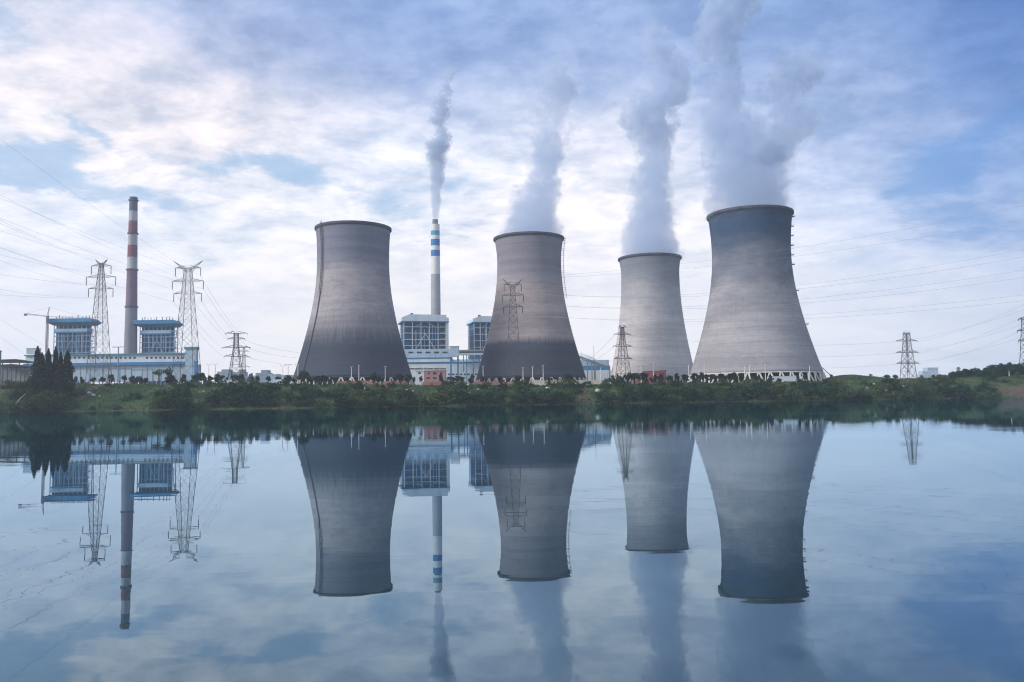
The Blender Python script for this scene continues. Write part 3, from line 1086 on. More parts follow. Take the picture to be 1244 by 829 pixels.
far_building('grey-blue stepped building behind the T-shaped pylon', 1700, [(264, 280, 451.5, 0), (283, 296, 452, 3), (268, 277, 448.8, 6), (288, 293, 449, 8)])
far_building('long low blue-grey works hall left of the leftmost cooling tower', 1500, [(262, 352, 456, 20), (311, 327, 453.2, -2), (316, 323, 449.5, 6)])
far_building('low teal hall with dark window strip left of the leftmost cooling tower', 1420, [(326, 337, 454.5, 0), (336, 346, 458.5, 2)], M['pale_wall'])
far_building('pale hazy large works building right of the lattice pylon on the right', 2300, [(1116, 1142, 455, 0), (1128, 1141, 446.5, 8), (1121, 1128, 451, 4)], plain('far_hazed_render', (0.42, 0.52, 0.66), 0.85, 0.1, 0.03))  # haze of the distance put into this wall's pale blue colour
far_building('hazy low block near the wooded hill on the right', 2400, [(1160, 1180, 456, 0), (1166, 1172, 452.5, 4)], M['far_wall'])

# left edge buildings
D = 545
p = ground_at(0, 460, D)
root = thing('house', 'grey gable wall cut off by the left frame edge', 'house', (X_(-10, D), D, 10))
mb = MB()
mb.box(X_(-40, D), X_(1.4, D + 10), D, D + 10, 8, Z(0, 426, D))
mb.build('wall', M['grey_wall'], root)
mb = MB()
mb.box(X_(-41, D), X_(1.8, D + 10), D - 0.4, D + 10.4, Z(0, 426, D) + 0.004, Z(0, 425, D))
mb.build('roof', M['dark_roof'], root)
MB().box(X_(-GZ, D), X_(-18, D), D - 0.12, D - 0.003, Z(0, 442, D), Z(0, 434, D)).build('window', M['window_dark'], root)
D = 640
for (x0, x1, y0, y1, lab) in ((-20, 34, 437, 440.5, 'open shed with low dark roof behind the cypress row'), (1, 31, 442.6, 446, 'lower open lean-to with dark roof left of the cypress row')):
    xa, xb = X_(x0, D), X_(x1, D)
    gz = terrain((xa + xb) / 2, D) - 0.5
    root = thing('open_shed', lab, 'shed', ((xa + xb) / 2, D, gz))
    z1, z0 = Z(x0, y0, D), Z(x0, y1, D)
    MB().prism([(xa, z0), (xb, z0 - 0.4), (xb - 1, z0 + 0.5), (xb - 10, z1), (xa, z1 - 0.3)], D, D + 10).build('roof', M['dark_roof'], root)
    for k in range(6):
        x = xa + 1 + (xb - xa - 2) * k / 5
        MB().box(x - 0.25, x + 0.25, D + 1, D + 1.5, gz, z0 - 0.45).build('post', M['steel_dark'], root)
    MB().box(xa + 2, xb - 2, D + 8, D + 8.3, gz, z0 - 2.6).build('back_wall', M['grey_wall'], root)
    D -= 25


# ------------------------------------------------------------------ pylons
ARMS = {}


def pylon(key, label, D, px, y_top, y_bot, hw_bot, hw_top, arms, horn, mat, y_waist=None, hw_waist=None, ang=0.0, ins=8.0, wleg=0.36, gz=None, nseg=11, insmat=True):
    """lattice pylon; arms: list of (photo y, half length in photo px); horn: (y, half px) for V-shaped earth-wire horns"""
    base = P(px, y_bot, D)
    g = terrain(base.x, D) if gz is None else gz
    k = D / F
    root = thing('pylon', label, 'pylon', (base.x, D, g), 'lattice power pylons')
    zt = Z(px, y_top, D)
    zb = g - 0.5
    c = Vector((base.x, D, 0))
    ca, sa = math.cos(ang), math.sin(ang)

    def W(z):
        zbot = base.z
        if y_waist is not None:
            zw = Z(px, y_waist, D)
            if z > zw:
                return (hw_waist + (hw_top - hw_waist) * (z - zw) / (zt - zw)) * k
            return (hw_bot + (hw_waist - hw_bot) * (z - zbot) / (zw - zbot)) * k
        return (hw_bot + (hw_top - hw_bot) * (z - zbot) / (zt - zbot)) * k

    def pt(lx, ly, z):
        return c + Vector((lx * ca - ly * sa, lx * sa + ly * ca, z))
    # levels
    zs = []
    z = zb
    while z < zt - 0.5:
        zs.append(z)
        z += max(2.2, W(z) * 1.75)
    zs.append(zt)
    corners = ((-1, -1), (1, -1), (1, 1), (-1, 1))
    for sx, sy in corners:
        mb = MB()
        for z0, z1 in zip(zs, zs[1:]):
            mb.bar(pt(sx * W(z0), sy * W(z0), z0), pt(sx * W(z1), sy * W(z1), z1), wleg)
        mb.build('leg', mat, root)
    br = MB()
    for z0, z1 in zip(zs, zs[1:]):
        for i in range(4):
            (ax, ay), (bx, by) = corners[i], corners[(i + 1) % 4]
            A0, B0 = pt(ax * W(z0), ay * W(z0), z0), pt(bx * W(z0), by * W(z0), z0)
            A1, B1 = pt(ax * W(z1), ay * W(z1), z1), pt(bx * W(z1), by * W(z1), z1)
            br.bar(A0, B1, wleg * 0.52)
            br.bar(B0, A1, wleg * 0.52)
            br.bar(A1, B1, wleg * 0.48)
    br.build('lattice_bracing', mat, root)
    tips = {}
    for i, (y, L) in enumerate(arms):
        z = Z(px, y, D)
        w = W(z)
        Lm = L * k
        am = MB()
        for s in (-1, 1):
            tip = pt(s * Lm, 0, z + 0.2)
            for sy in (-1, 1):
                am.bar(pt(s * w, sy * w, z), tip, wleg * 0.75)
                am.bar(pt(s * w, sy * w, z + max(2.2, Lm * 0.18)), tip, wleg * 0.62)
                for f in (0.33, 0.66):
                    q = pt(s * w, sy * w, z).lerp(tip, f)
                    u = pt(s * w, sy * w, z + max(2.2, Lm * 0.18)).lerp(tip, f)
                    am.bar(q, u, wleg * 0.4)
            tips[(i, s)] = tip
        for sy in (-1, 1):
            am.bar(pt(-w, sy * w, z), pt(w, sy * w, z), wleg * 0.6)
        a_ob = am.build('cross_arm', mat, root)
        if ins > 0:
            for s in (-1, 1):
                tip = tips[(i, s)]
                st = MB()
                n = 7
                prof = []
                for j in range(n * 2 + 1):
                    prof.append((0.42 if j % 2 else 0.22, -ins * 0.36 * j / (n * 2)))
                st.lathe(tip, prof, 8)
                st.build('insulator', M['insulator'] if insmat else mat, a_ob)
                tips[(i, s)] = tip + Vector((0, 0, -ins * 0.36))
    if horn:
        y, L = horn
        hm = MB()
        z = Z(px, y, D)
        for s in (-1, 1):
            tip = pt(s * L * k, 0, z)
            for sy in (-1, 1):
                hm.bar(pt(s * W(zt), sy * W(zt), zt), tip, wleg * 0.8)
                hm.bar(pt(s * W(zt) * 0.9, sy * W(zt), zt - 3.0), tip, wleg * 0.7)
            for f in (0.3, 0.6):
                hm.bar(pt(s * W(zt), 0, zt).lerp(tip, f), pt(s * W(zt) * 0.9, 0, zt - 3.0).lerp(tip, f), wleg * 0.5)
            tips[('h', s)] = tip
        hm.build('earth_wire_horn', mat, root)
    else:
        for s in (-1, 1):
            tips[('h', s)] = pt(s * W(zt), 0, zt)
    ARMS[key] = tips


st, sd = M['steel'], M['steel_dark']
pylon('a', 'slim lattice pylon with small horns left of the red and white chimney', 725, 120, 320, 462, 10.6, 1.6, [(323.5, 12), (337, 18), (351, 15)], (315.5, 7.5), st, 352, 4.2, 0.0, 21)
pylon('b', 'lattice pylon with wide V horns in front of the pale bunker tower', 720, 226.5, 326.5, 464, 13.5, 3.4, [(326, 15.5), (342, 19), (357, 17)], (317, 18), st, 358, 5.6, 0.0, 20)
pylon('c', 'T-shaped dark pylon with three arms before the hazy left buildings', 900, 286.5, 405, 460, 7.6, 2.3, [(405.2, 13), (412, 10), (422.5, 16), (433, 14)], None, sd, 422, 2.6, 0.1, 4, 0.5)
pylon('d', 'small pylon half hidden behind the T-shaped pylon', 1300, 296, 422, 462, 2.6, 1.0, [(422.3, 8), (427, 6), (434, 8), (446, 7)], None, sd, 436, 1.6, 0.3, 4, 0.5)
pylon('e', 'horned lattice pylon standing in front of the second cooling tower', 738, 624.5, 347.5, 466, 10.0, 2.2, [(346, 10.5), (359, 13), (373, 11.5)], (339, 12), sd, 374, 4.2, 0.0, 17, 0.36)
pylon('f', 'lattice pylon with drooping arms in front of the smallest cooling tower', 850, 757.5, 398, 464, 7.8, 1.6, [(397.5, 4.5), (406.5, 11), (421, 13), (436, 12)], None, sd, 407, 1.9, 0.35, 3, 0.44)
pylon('g', 'dark blue lattice pylon with three arm levels right of the largest cooling tower', 1000, 1104, 405, 464, 7.0, 2.6, [(405, 4.5), (414.5, 15), (428.5, 16), (441.8, 16)], None, sd, 415, 3.0, 0.25, 3, 0.55)
pylon('h', 'lattice pylon cut off by the right frame edge above the wooded hill', 790, 1249, 386, 452, 6.5, 2.4, [(388, 9), (402, 12), (414, 11)], None, st, 404, 3.4, 0.2, 6, 0.45)
pylon('i', 'tiny distant pylon just left of the wooded hill', 1500, 1165, 446, 462, 2.4, 0.7, [(448.5, 3), (452, 4), (455.5, 3.5)], None, sd, None, None, 0.1, 2, 0.5)

# H-frame pole near the hill, T pole and switchyard on the left
p = ground_at(1182, 462, 740)
root = thing('utility_pole', 'H-frame utility pole with two crossarms at the foot of the wooded hill', 'utility pole', p)
zt = Z(1182, 449.5, 740)
for s in (-1, 1):
    MB().tube([(p.x + s * 1.4, 740, p.z - 1), (p.x + s * 1.4, 740, zt)], [0.3, 0.22], 8).build('pole', M['post_white'], root)
MB().box(p.x - 3.6, p.x + 3.6, 739.7, 740.0 - 0.31, zt - 1.0, zt - 0.6).build('crossarm', M['steel_dark'], root)
MB().box(p.x - 2.0, p.x + 2.0, 739.7, 740.0 - 0.31, zt - 3.4, zt - 3.0).build('crossarm', M['steel_dark'], root)
p = ground_at(1226.5, 465, 705)
root = thing('utility_pole', 'single pale utility pole before the wooded hill', 'utility pole', p)
zt = Z(1226.5, 450.5, 705)
MB().tube([(p.x, 705, p.z - 1), (p.x, 705, zt)], [0.34, 0.24], 8).build('pole', M['post_white'], root)
MB().box(p.x - 1.1, p.x + 1.1, 704.5, 704.68, zt - 0.9, zt - 0.5).build('crossarm', M['steel_dark'], root)
p = ground_at(143, 464, 700)
root = thing('utility_pole', 'tall T-shaped steel pole below the red and white chimney', 'utility pole', p)
zt = Z(143, 421.5, 700)
MB().tube([(p.x, 700, p.z - 1), (p.x, 700, zt)], [0.75, 0.45], 8).build('pole', M['frame_pale'], root)
MB().box(p.x - 5.0, p.x + 5.2, 699.2, 699.5, zt - 0.5, zt).build('crossarm', M['steel'], root)
MB().box(p.x - 3.0, p.x + 3.0, 699.0, 699.2, Z(143, 446, 700), Z(143, 445.3, 700)).build('crossarm', M['steel'], root)

gx = [(88, 132), (132, 160), (160, 186), (186, 206)]
for i, (xa_, xb_) in enumerate(gx):
    D = 780 + 12 * i
    xa, xb = X_(xa_, D), X_(xb_, D)
    gz = terrain((xa + xb) / 2, D) - 0.4
    root = thing('switchyard_gantry', '%s of the steel switchyard gantries before the left turbine hall' % nth(i, 4), 'gantry', ((xa + xb) / 2, D, gz), 'switchyard gantries')
    zt = Z(xa_, 447.5 + i * 0.6, D)
    for x in (xa, (xa + xb) / 2, xb):
        pm = MB()
        pm.bar((x - 0.8, D, gz), (x, D, zt), 0.3)
        pm.bar((x + 0.8, D, gz), (x, D, zt), 0.3)
        pm.build('post', M['steel'], root)
    gm = MB()
    gm.bar((xa, D, zt), (xb, D, zt), 0.32)
    gm.bar((xa, D, zt - 1.3), (xb, D, zt - 1.3), 0.28)
    n = int((xb - xa) / 2.4)
    for q in range(n):
        x = xa + (xb - xa) * q / n
        gm.bar((x, D, zt - 1.3), (x + (xb - xa) / n, D, zt), 0.16)
    gm.build('girder', M['steel'], root)
    for q in range(int((xb - xa) / 5)):
        x = xa + 2.5 + 5 * q
        eq = MB()
        eq.lathe((x, D - 3, 0), [(0.5, gz), (0.5, gz + 2.4), (0.22, gz + 2.5), (0.45, gz + 3.4), (0.22, gz + 3.5), (0.45, gz + 4.4), (0.22, gz + 4.5), (0.5, gz + 5.6), (0.05, gz + 6)], 8)
        eq.build('insulator_post', M['steel_dark'], root)

# tower crane
D = 1140
p = P(56.5, 432, D)
root = thing('tower_crane', 'reddish tower crane with lattice jib left of the boiler houses', 'tower crane', (p.x, D, GZ))
mb = MB()
zc = Z(56.5, 384.5, D)
zs = [GZ + (zc - GZ) * i / 34 for i in range(35)]
for sx, sy in ((-1, -1), (1, -1), (1, 1), (-1, 1)):
    mb.bar((p.x + sx * 1.1, D + sy * 1.1, GZ), (p.x + sx * 1.1, D + sy * 1.1, zc), 0.5)
for a, b_ in zip(zs, zs[1:]):
    mb.bar((p.x - 1.1, D - 1.1, a), (p.x + 1.1, D - 1.1, b_), 0.3)
    mb.bar((p.x + 1.1, D + 1.1, a), (p.x - 1.1, D + 1.1, b_), 0.3)
mb.build('mast', M['crane_red'], root)
mb = MB()
za = Z(58.5, 373.5, D)
apex = Vector((X_(58.2, D), D, za))
for sx in (-1, 1):
    mb.bar((p.x + sx * 1.2, D, zc), apex, 0.45)
for f in (0.25, 0.5, 0.75):
    mb.bar(Vector((p.x - 1.2, D, zc)).lerp(apex, f), Vector((p.x + 1.2, D, zc)).lerp(apex, f), 0.25)
mb.build('apex_frame', M['crane_red'], root)
mb = MB()
jl, jr = P(29.5, 381.8, D), P(60, 385.4, D)
jr2 = P(132, 386.6, D + 30)
jr2.y = D + 30
for a, b_, n in ((jl, jr, 14), (jr, jr2, 26)):
    dz = Vector((0, 0, 1.2 if b_ is jr else 0.9))
    th = 0.42 if b_ is jr else 0.22
    mb.bar(a, b_, th)
    mb.bar(a + dz, b_ + dz, th)
    for i in range(n):
        mb.bar(a.lerp(b_, i / n), a.lerp(b_, (i + 1) / n) + dz, th * 0.6)
mb.build('jib', M['crane_red'], root)
mb = MB()
mb.box(jl.x, jl.x + 3.6, D - 1, D + 1, jl.z - 2.2, jl.z - 0.23)
mb.build('counterweight', M['steel_dark'], root)
MB().box(p.x + 0.4, p.x + 2.6, D - 2.6, D - 1.3, zc - 2.4, zc).build('cab', M['steel_dark'], root)
mb = MB()
mb.bar(apex, jl + Vector((2, 0, 1)), 0.16)
mb.bar(apex, jr.lerp(jr2, 0.6) + Vector((0, 0, 1)), 0.16)
mb.build('tie', M['cable'], root)


# ------------------------------------------------------------------ cables
def cable(label, pts, group, r=0.06):
    """one sagging conductor through three points"""
    A, B, C = [Vector(p) for p in pts]
    tb = (B - A).length / ((B - A).length + (C - B).length)
    out_ = []
    for i in range(29):
        t_ = i / 28
        l0 = (t_ - tb) * (t_ - 1) / (tb * 1.0)
        l1 = t_ * (t_ - 1) / (tb * (tb - 1))
        l2 = t_ * (t_ - tb) / (1 - tb)
        out_.append(A * l0 + B * l1 + C * l2)
    o = A.copy()
    ob = MB().tube(out_, r, 5, False).build('power_cable', M['cable'], origin=o)
    tag(ob, label, 'cable', group)


def beyond(A, B, f=0.5, rise=3.0):
    return B + (B - A) * f + Vector((0, 0, rise))


def span(key, arm, lab, px, y, D, group, r=0.047, mid=None, f=0.35, rise=3.0):
    A = ARMS[key][arm]
    B = P(px, y, D)
    if mid:
        # ends at the frame edge and runs a bit on
        mm = P(*mid)
        cable(lab, (A, mm, B + (B - mm) * 0.12 + Vector((0, 0, 1.0))), group, r)
    else:
        cable(lab, (A, B, beyond(A, B, f, rise)), group, r)


g1 = 'cables from the slim left pylon to the left'
for (arm, lv, y) in ((('h', -1), 'left earth wire', 266), ((0, -1), 'left top-arm cable', 300), ((1, -1), 'left middle-arm cable', 315), ((2, -1), 'left bottom-arm cable', 351),
                     (('h', 1), 'right earth wire', 279), ((0, 1), 'right top-arm cable', 309), ((1, 1), 'right middle-arm cable', 333), ((2, 1), 'right bottom-arm cable', 358)):
    span('a', arm, lv + ' of the slim left pylon running to the left frame edge', -4, y, 470, g1)
g2 = 'cables from the wide-horned left pylon to the left'
for (arm, lv, y) in ((('h', -1), 'left horn earth wire', 166), ((0, -1), 'left top-arm cable', 235), ((1, -1), 'left middle-arm cable', 270), ((2, -1), 'left bottom-arm cable', 299),
                     ((0, 1), 'right top-arm cable', 239), ((1, 1), 'right middle-arm cable', 264)):
    span('b', arm, lv + ' of the wide-horned pylon running to the left frame edge', -4, y, 420, g2)
cable('single cable falling from the left frame edge to the switchyard', (P(62, 425, 800), P(28, 405, 760), P(-30, 370, 680)), 'cables into the switchyard')
cable('lower single cable falling from the left frame edge towards the sheds', (P(30, 431, 760), P(14, 419, 740), P(-30, 392, 690)), 'cables into the switchyard')
g3 = 'cables between the wide-horned pylon and the T-shaped pylon'
for i, (lv, mm) in enumerate((('top-arm', (266, 372)), ('middle-arm', (262, 384)), ('bottom-arm', (256, 398)))):
    A, C = ARMS['b'][(i, 1)], ARMS['c'][(i + 1, 1)]
    mid_ = A.lerp(C, 0.5) - Vector((0, 0, 3.5))
    cable('right %s cable slanting from the wide-horned pylon to the T-shaped pylon' % lv, (A, mid_, C), g3, 0.075)
    A, C = ARMS['b'][(i, -1)], ARMS['c'][(i + 1, -1)]
    mid_ = A.lerp(C, 0.5) - Vector((0, 0, 3.5))
    cable('left %s cable slanting from the wide-horned pylon to the T-shaped pylon' % lv, (A, mid_, C), g3, 0.075)
g4 = 'cables from the T-shaped pylon behind the leftmost cooling tower'
for i, (lv, y) in enumerate((('top', 427), ('middle', 434), ('bottom', 443))):
    A = ARMS['c'][(i + 1, 1)]
    B = P(350, y, 1000)
    cable('%s cable from the T-shaped pylon passing behind the leftmost cooling tower' % lv, (A, B, P(440, y - 1, 1150)), g4, 0.085)
g5 = 'cables from the horned pylon before the second tower to the right'
spec = [(('h', -1), 'left earth wire', (930, 307), 249), (('h', 1), 'right earth wire', (930, 316), 266),
        ((0, -1), 'left top-arm cable', (850, 357), 300), ((0, 1), 'right top-arm cable', (850, 360), 309),
        ((1, -1), 'left middle-arm cable', (850, 372), 326), ((1, 1), 'right middle-arm cable', (850, 375), 335),
        ((2, -1), 'left bottom-arm cable', (850, 388), 357), ((2, 1), 'right bottom-arm cable', (850, 391), 364)]
for arm, lv, (mx_, my_), y in spec:
    span('e', arm, lv + ' of the pylon before the second cooling tower, running right', 1250, y, 500, g5, 0.055, (mx_, my_, 618))
g6 = 'cables from the right lattice pylon to the right frame edge'
for i, (lv, ya, yb) in enumerate((('top', 367, 374), ('middle', 382, 392), ('bottom', 398, 407))):
    for s, sl, y in ((-1, 'left', yb), (1, 'right', ya)):
        A = ARMS['g'][(i + 1, s)]
        B = P(1248, y, 780)
        m_ = A.lerp(B, 0.5) - Vector((0, 0, 4.5))
        cable('%s %s-arm cable of the right lattice pylon rising to the right frame edge' % (sl, lv), (A, m_, B + (B - m_) * 0.15), g6, 0.07)
g7 = 'cables behind the largest cooling tower'
for i, lv in enumerate(('top', 'middle', 'bottom')):
    A, C = ARMS['f'][(i + 1, 1)], ARMS['g'][(i + 1, -1)]
    cable('%s-arm cable between the drooping-arm pylon and the right lattice pylon' % lv, (A, A.lerp(C, 0.5) - Vector((0, 0, 7)), C), g7, 0.08)
g8 = 'cables from the drooping-arm pylon to the conveyor'
for i, lv in enumerate(('top', 'middle', 'bottom')):
    A = ARMS['f'][(i + 1, -1)]
    C = P(712 - 3 * i, 438 + 5 * i, 960)
    cable('%s left-arm cable of the drooping-arm pylon slanting down to the conveyor' % lv, (A, A.lerp(C, 0.5) - Vector((0, 0, 2.5)), C), g8, 0.09)

# ------------------------------------------------------------------ lamp posts
lamp0 = None
LP = {'before the leftmost cooling tower': [(362, 443), (427, 446), (436, 444), (468, 445.5)],
      'between first and second cooling towers': [(514.5, 447), (563, 452)],
      'before the second cooling tower': [(587, 445), (635.5, 447), (647, 446), (660, 444)],
      'between the second and the largest cooling towers': [(730, 447), (779, 446), (794, 443.5), (837, 444)],
      'before the largest cooling tower': [(856, 443), (905, 446), (911, 444), (930, 443), (984, 445)],
      'right of the pale bunker tower': [(253.5, 443), (261.5, 443)],
      'just left of the leftmost cooling tower': [(343.5, 445), (350, 443.5)]}
for zone, lst in LP.items():
    for i, (px, yt) in enumerate(lst):
        D = 668 if 'cooling towers' not in zone or 'between' in zone else 672
        if 820 < px < 1000:
            D = 658
        p = ground_at(px, 462, D)
        hgt = Z(px, yt, D) - p.z
        lab = 'white lamp post, %s of those %s' % (nth(i, len(lst)), zone)
        if lamp0 is None:
            lamp0 = thing('lamp_post', lab, 'lamp post', p, 'lamp posts along the terrace')
            MB().tube([p + Vector((0, 0, -0.5)), p + Vector((0, 0, hgt))], [0.36, 0.22], 8).build('pole', M['post_white'], lamp0)
            a = MB()
            a.bar(p + Vector((-1.3, 0, hgt + 0.3)), p + Vector((0, 0, hgt - 0.1)), 0.2)
            a.bar(p + Vector((1.3, 0, hgt + 0.3)), p + Vector((0, 0, hgt - 0.1)), 0.2)
            a.build('arm', M['post_white'], lamp0)
            for s in (-1, 1):
                q = p + Vector((s * 1.7, 0, hgt + 0.35))
                MB().box(q.x - 0.5, q.x + 0.5, q.y - 0.25, q.y + 0.25, q.z - 0.16, q.z + 0.16).build('lamp_head', M['steel'], lamp0)
            h0 = hgt
        else:
            c_ = copy_tree(lamp0)
            c_.location = p
            c_.scale = (1, 1, hgt / h0)
            c_['label'] = lab


# ------------------------------------------------------------------ vegetation
def leaf_quad(mb, p, size, rng, up=0.35):
    n = Vector((rng.gauss(0, 1), rng.gauss(0, 1), abs(rng.gauss(0, 1)) * 0.7 + up)).normalized()
    u = n.cross(Vector((rng.gauss(0, 1), rng.gauss(0, 1), rng.gauss(0, 1)))).normalized()
    v = n.cross(u)
    a, b_ = size * (0.7 + 0.6 * rng.random()), size * (0.5 + 0.5 * rng.random())
    mb.add([p - u * a * 0.5, p - v * b_ * 0.5 + n * a * 0.08, p + u * a * 0.5, p + v * b_ * 0.5 + n * a * 0.08], [(0, 1, 2, 3)])


def crown_points(rng, n, lobes, ext):
    """points in ragged clumps spread through an ellipsoid of half extents ext"""
    cl = []
    for _ in range(lobes):
        while True:
            q = Vector((rng.uniform(-1, 1), rng.uniform(-1, 1), rng.uniform(-0.8, 1)))
            if 0.25 < q.length < 0.86:
                break
        cl.append((q, rng.uniform(0.22, 0.42)))
    out_ = []
    for _ in range(n):
        q, r = rng.choice(cl)
        d = Vector((rng.gauss(0, 1), rng.gauss(0, 1), rng.gauss(0, 1)))
        d = d.normalized() * r * (0.55 + 0.5 * rng.random())
        p = q + d
        out_.append(Vector((p.x * ext[0], p.y * ext[1], p.z * ext[2])))
    return out_


def bush_mesh(seed, n=900, mat=None):
    rng = random.Random(seed)
    mb = MB()
    for p in crown_points(rng, n, 15, (1.0, 0.9, 0.8)):
        p.z = p.z + 0.62
        if p.z < -0.05:
            p.z = rng.random() * 0.15
        leaf_quad(mb, p, 0.165, rng)
    return mb.mesh('bush', mat or M['leaf'])


BUSH = [bush_mesh(100 + i) for i in range(9)]
M['leaf_olive'] = leaf_mat('olive_foliage', (0.03, 0.06, 0.022), (0.065, 0.10, 0.035), (0.12, 0.15, 0.06))
BUSH += [bush_mesh(120 + i, 620, M['leaf_olive']) for i in range(3)]


def tree_meshes(seed, mat, n=1000):
    rng = random.Random(seed)
    mb = MB()
    for p in crown_points(rng, n, 13, (1.0, 1.0, 0.95)):
        leaf_quad(mb, p, 0.22, rng)
    cm = mb.mesh('crown', mat)
    tb = MB()
    tb.tube([(0, 0, -2.4), (0.03, 0, -1.2), (0, 0.02, -0.3), (0.05, 0, 0.4)], [0.15, 0.12, 0.09, 0.03], 7)
    for k in range(5):
        a = k * 1.3 + rng.random()
        tb.tube([(0, 0, -0.9 + 0.15 * k), (math.cos(a) * 0.3, math.sin(a) * 0.3, -0.4 + 0.15 * k), (math.cos(a) * 0.6, math.sin(a) * 0.6, 0.0 + 0.15 * k)], [0.06, 0.045, 0.02], 5)
    return cm, tb.mesh('trunk', M['bark'])


TREE = [tree_meshes(200 + i, M['leaf_dark']) for i in range(6)]
TREE_L = [tree_meshes(300 + i, M['leaf_light'], 420) for i in range(2)]


def put_tree(label, group, px, yc, D, wpx, hpx, kinds=None, name='round_tree', cat='tree'):
    p = ground_at(px, yc, D)
    zc = max(Z(px, yc, D), p.z + 2.0)
    rx = wpx * 0.5 * D / F * 1.12
    rz = hpx * 0.5 * D / F * 1.3
    cm, tmh = random.choice(kinds or TREE)
    root = thing(name, label, cat, p, group)
    cr = bpy.data.objects.new('crown', cm)
    COL.objects.link(cr)
    cr.parent = root
    cr.location = (0, 0, zc - p.z)
    cr.scale = (rx, rx, rz)
    cr.rotation_euler.z = random.random() * 6.28
    tr_ = bpy.data.objects.new('trunk', tmh)
    COL.objects.link(tr_)
    tr_.parent = root
    tr_.location = (0, 0, zc - p.z)
    tr_.scale = (rx, rx, max((zc - p.z + 0.5) / 2.4, rz * 0.6))
    return root


TT = {'before the left turbine hall': [(90, 461, 7, 7), (100, 462, 6, 6), (113, 461, 6, 6), (124, 461, 7, 6), (135, 460, 7, 8), (151, 459.5, 5, 7), (164, 462, 9, 8), (171, 462, 9, 8), (177, 462.5, 6, 6), (205.5, 460, 9, 11), (212, 462, 6, 6), (222, 460.5, 8, 9)],
      'left of the leftmost cooling tower': [(239, 459, 9, 10), (247.5, 459, 9, 9), (255, 460.5, 7, 7), (267, 459, 11, 9), (276, 461, 4, 4), (285.5, 459.5, 7, 7), (293, 459.5, 7, 9), (305, 459.5, 6, 8), (313, 460, 5, 6), (326, 460.5, 5, 6), (338, 461.5, 6, 6), (345, 464, 4, 6), (350, 461, 8, 8)],
      'before the leftmost cooling tower': [(357, 462.5, 6, 6), (368.5, 457, 10, 12), (377, 462, 7, 8), (386, 460.5, 9, 7), (393, 460, 10, 8), (401, 461.5, 9, 7), (454, 459, 11, 9), (463.5, 460.5, 7, 8), (486, 459.5, 10, 9), (496, 459.5, 8, 9)],
      'between first and second cooling towers': [(502.5, 461, 5, 7), (511.5, 460.5, 5, 7), (536.5, 460, 8, 7), (547, 460, 9, 5), (555, 459.5, 9, 5), (562, 460, 7, 5), (572.5, 460.5, 8, 8)],
      'before the second cooling tower': [(586.5, 461, 4.5, 9), (608, 461, 5, 8), (633, 463, 11, 10), (640, 464, 9, 8), (690, 459.5, 8, 8)],
      'between second and smallest cooling towers': [(743, 460.5, 8, 8), (750, 457.5, 3.5, 6)],
      'before the smallest cooling tower': [(763, 458, 9, 8), (770.5, 457.5, 10, 8), (776, 459, 6, 7), (783, 458.5, 8, 8), (793.5, 460, 7, 8), (801, 459.5, 9, 8), (812, 459, 8, 7), (822, 457.5, 4, 6), (833, 459, 8, 8)],
      'before the largest cooling tower': [(843.5, 458, 8, 8), (851, 458, 9, 8), (859, 458.5, 8, 7), (868.5, 459, 6, 7), (877, 459, 7, 8), (884.3, 459, 3.2, 8), (893.5, 458, 9, 8), (899, 458.5, 8, 7), (918, 459.5, 5.5, 7), (936.5, 460.5, 8, 7), (946, 462, 7, 6), (969, 459, 4, 5), (978, 458.5, 6, 6)],
      'right of the largest cooling tower': [(1010, 457, 4, 4), (1058, 456.5, 3, 3), (1078, 459, 8, 5), (1088, 458, 7, 5), (1120, 458, 3.5, 4.5), (1134, 458, 4, 4.5), (1141, 458.5, 4, 5), (1149, 458.5, 3, 4.5), (1157, 458.5, 5, 5)]}
for zone, lst in TT.items():
    lst = sorted(lst)
    for i, (px, yc, w, h_) in enumerate(lst):
        D = 640 if px < 820 else 645
        if px > 990:
            D = 700
        put_tree('small round tree, %s of those %s' % (nth(i, len(lst)), zone), 'round trees along the terrace', px, yc, D + random.uniform(-8, 8), w * random.uniform(0.8, 1.3), h_ * random.uniform(0.8, 1.35))
put_tree('pale spreading tree, left of two before the left turbine hall', 'pale spreading trees', 193, 453, 662, 13, 8, TREE_L, 'spreading_tree')
put_tree('pale spreading tree, right of two beside the wide-horned pylon', 'pale spreading trees', 205, 451.5, 664, 13, 9, TREE_L, 'spreading_tree')

# hill wood at the right
HT = []
rng = random.Random(5)
for px in range(1160, 1262, 7):
    for row in range(3):
        x = px + rng.uniform(-3, 3)
        D = 712 + row * 20
        yb = 460 - 8.5 * smooth(1185, 1222, x) + 4.5 * (1 - row) + rng.uniform(-1.2, 1.2)
        if x < 1180 and row == 0:
            continue
        HT.append((x, yb, D, row))
for row in range(3):
    lst = sorted(q for q in HT if q[3] == row)
    rn = ('front', 'middle', 'back')[row]
    for i, (x, yb, D, _) in enumerate(lst):
        put_tree('dark broadleaf tree on the wooded hill, %s in the %s row' % (nth(i, len(lst)), rn), 'trees on the wooded hill', x, yb, D, rng.uniform(11, 16), rng.uniform(9, 12), None, 'broadleaf_tree')


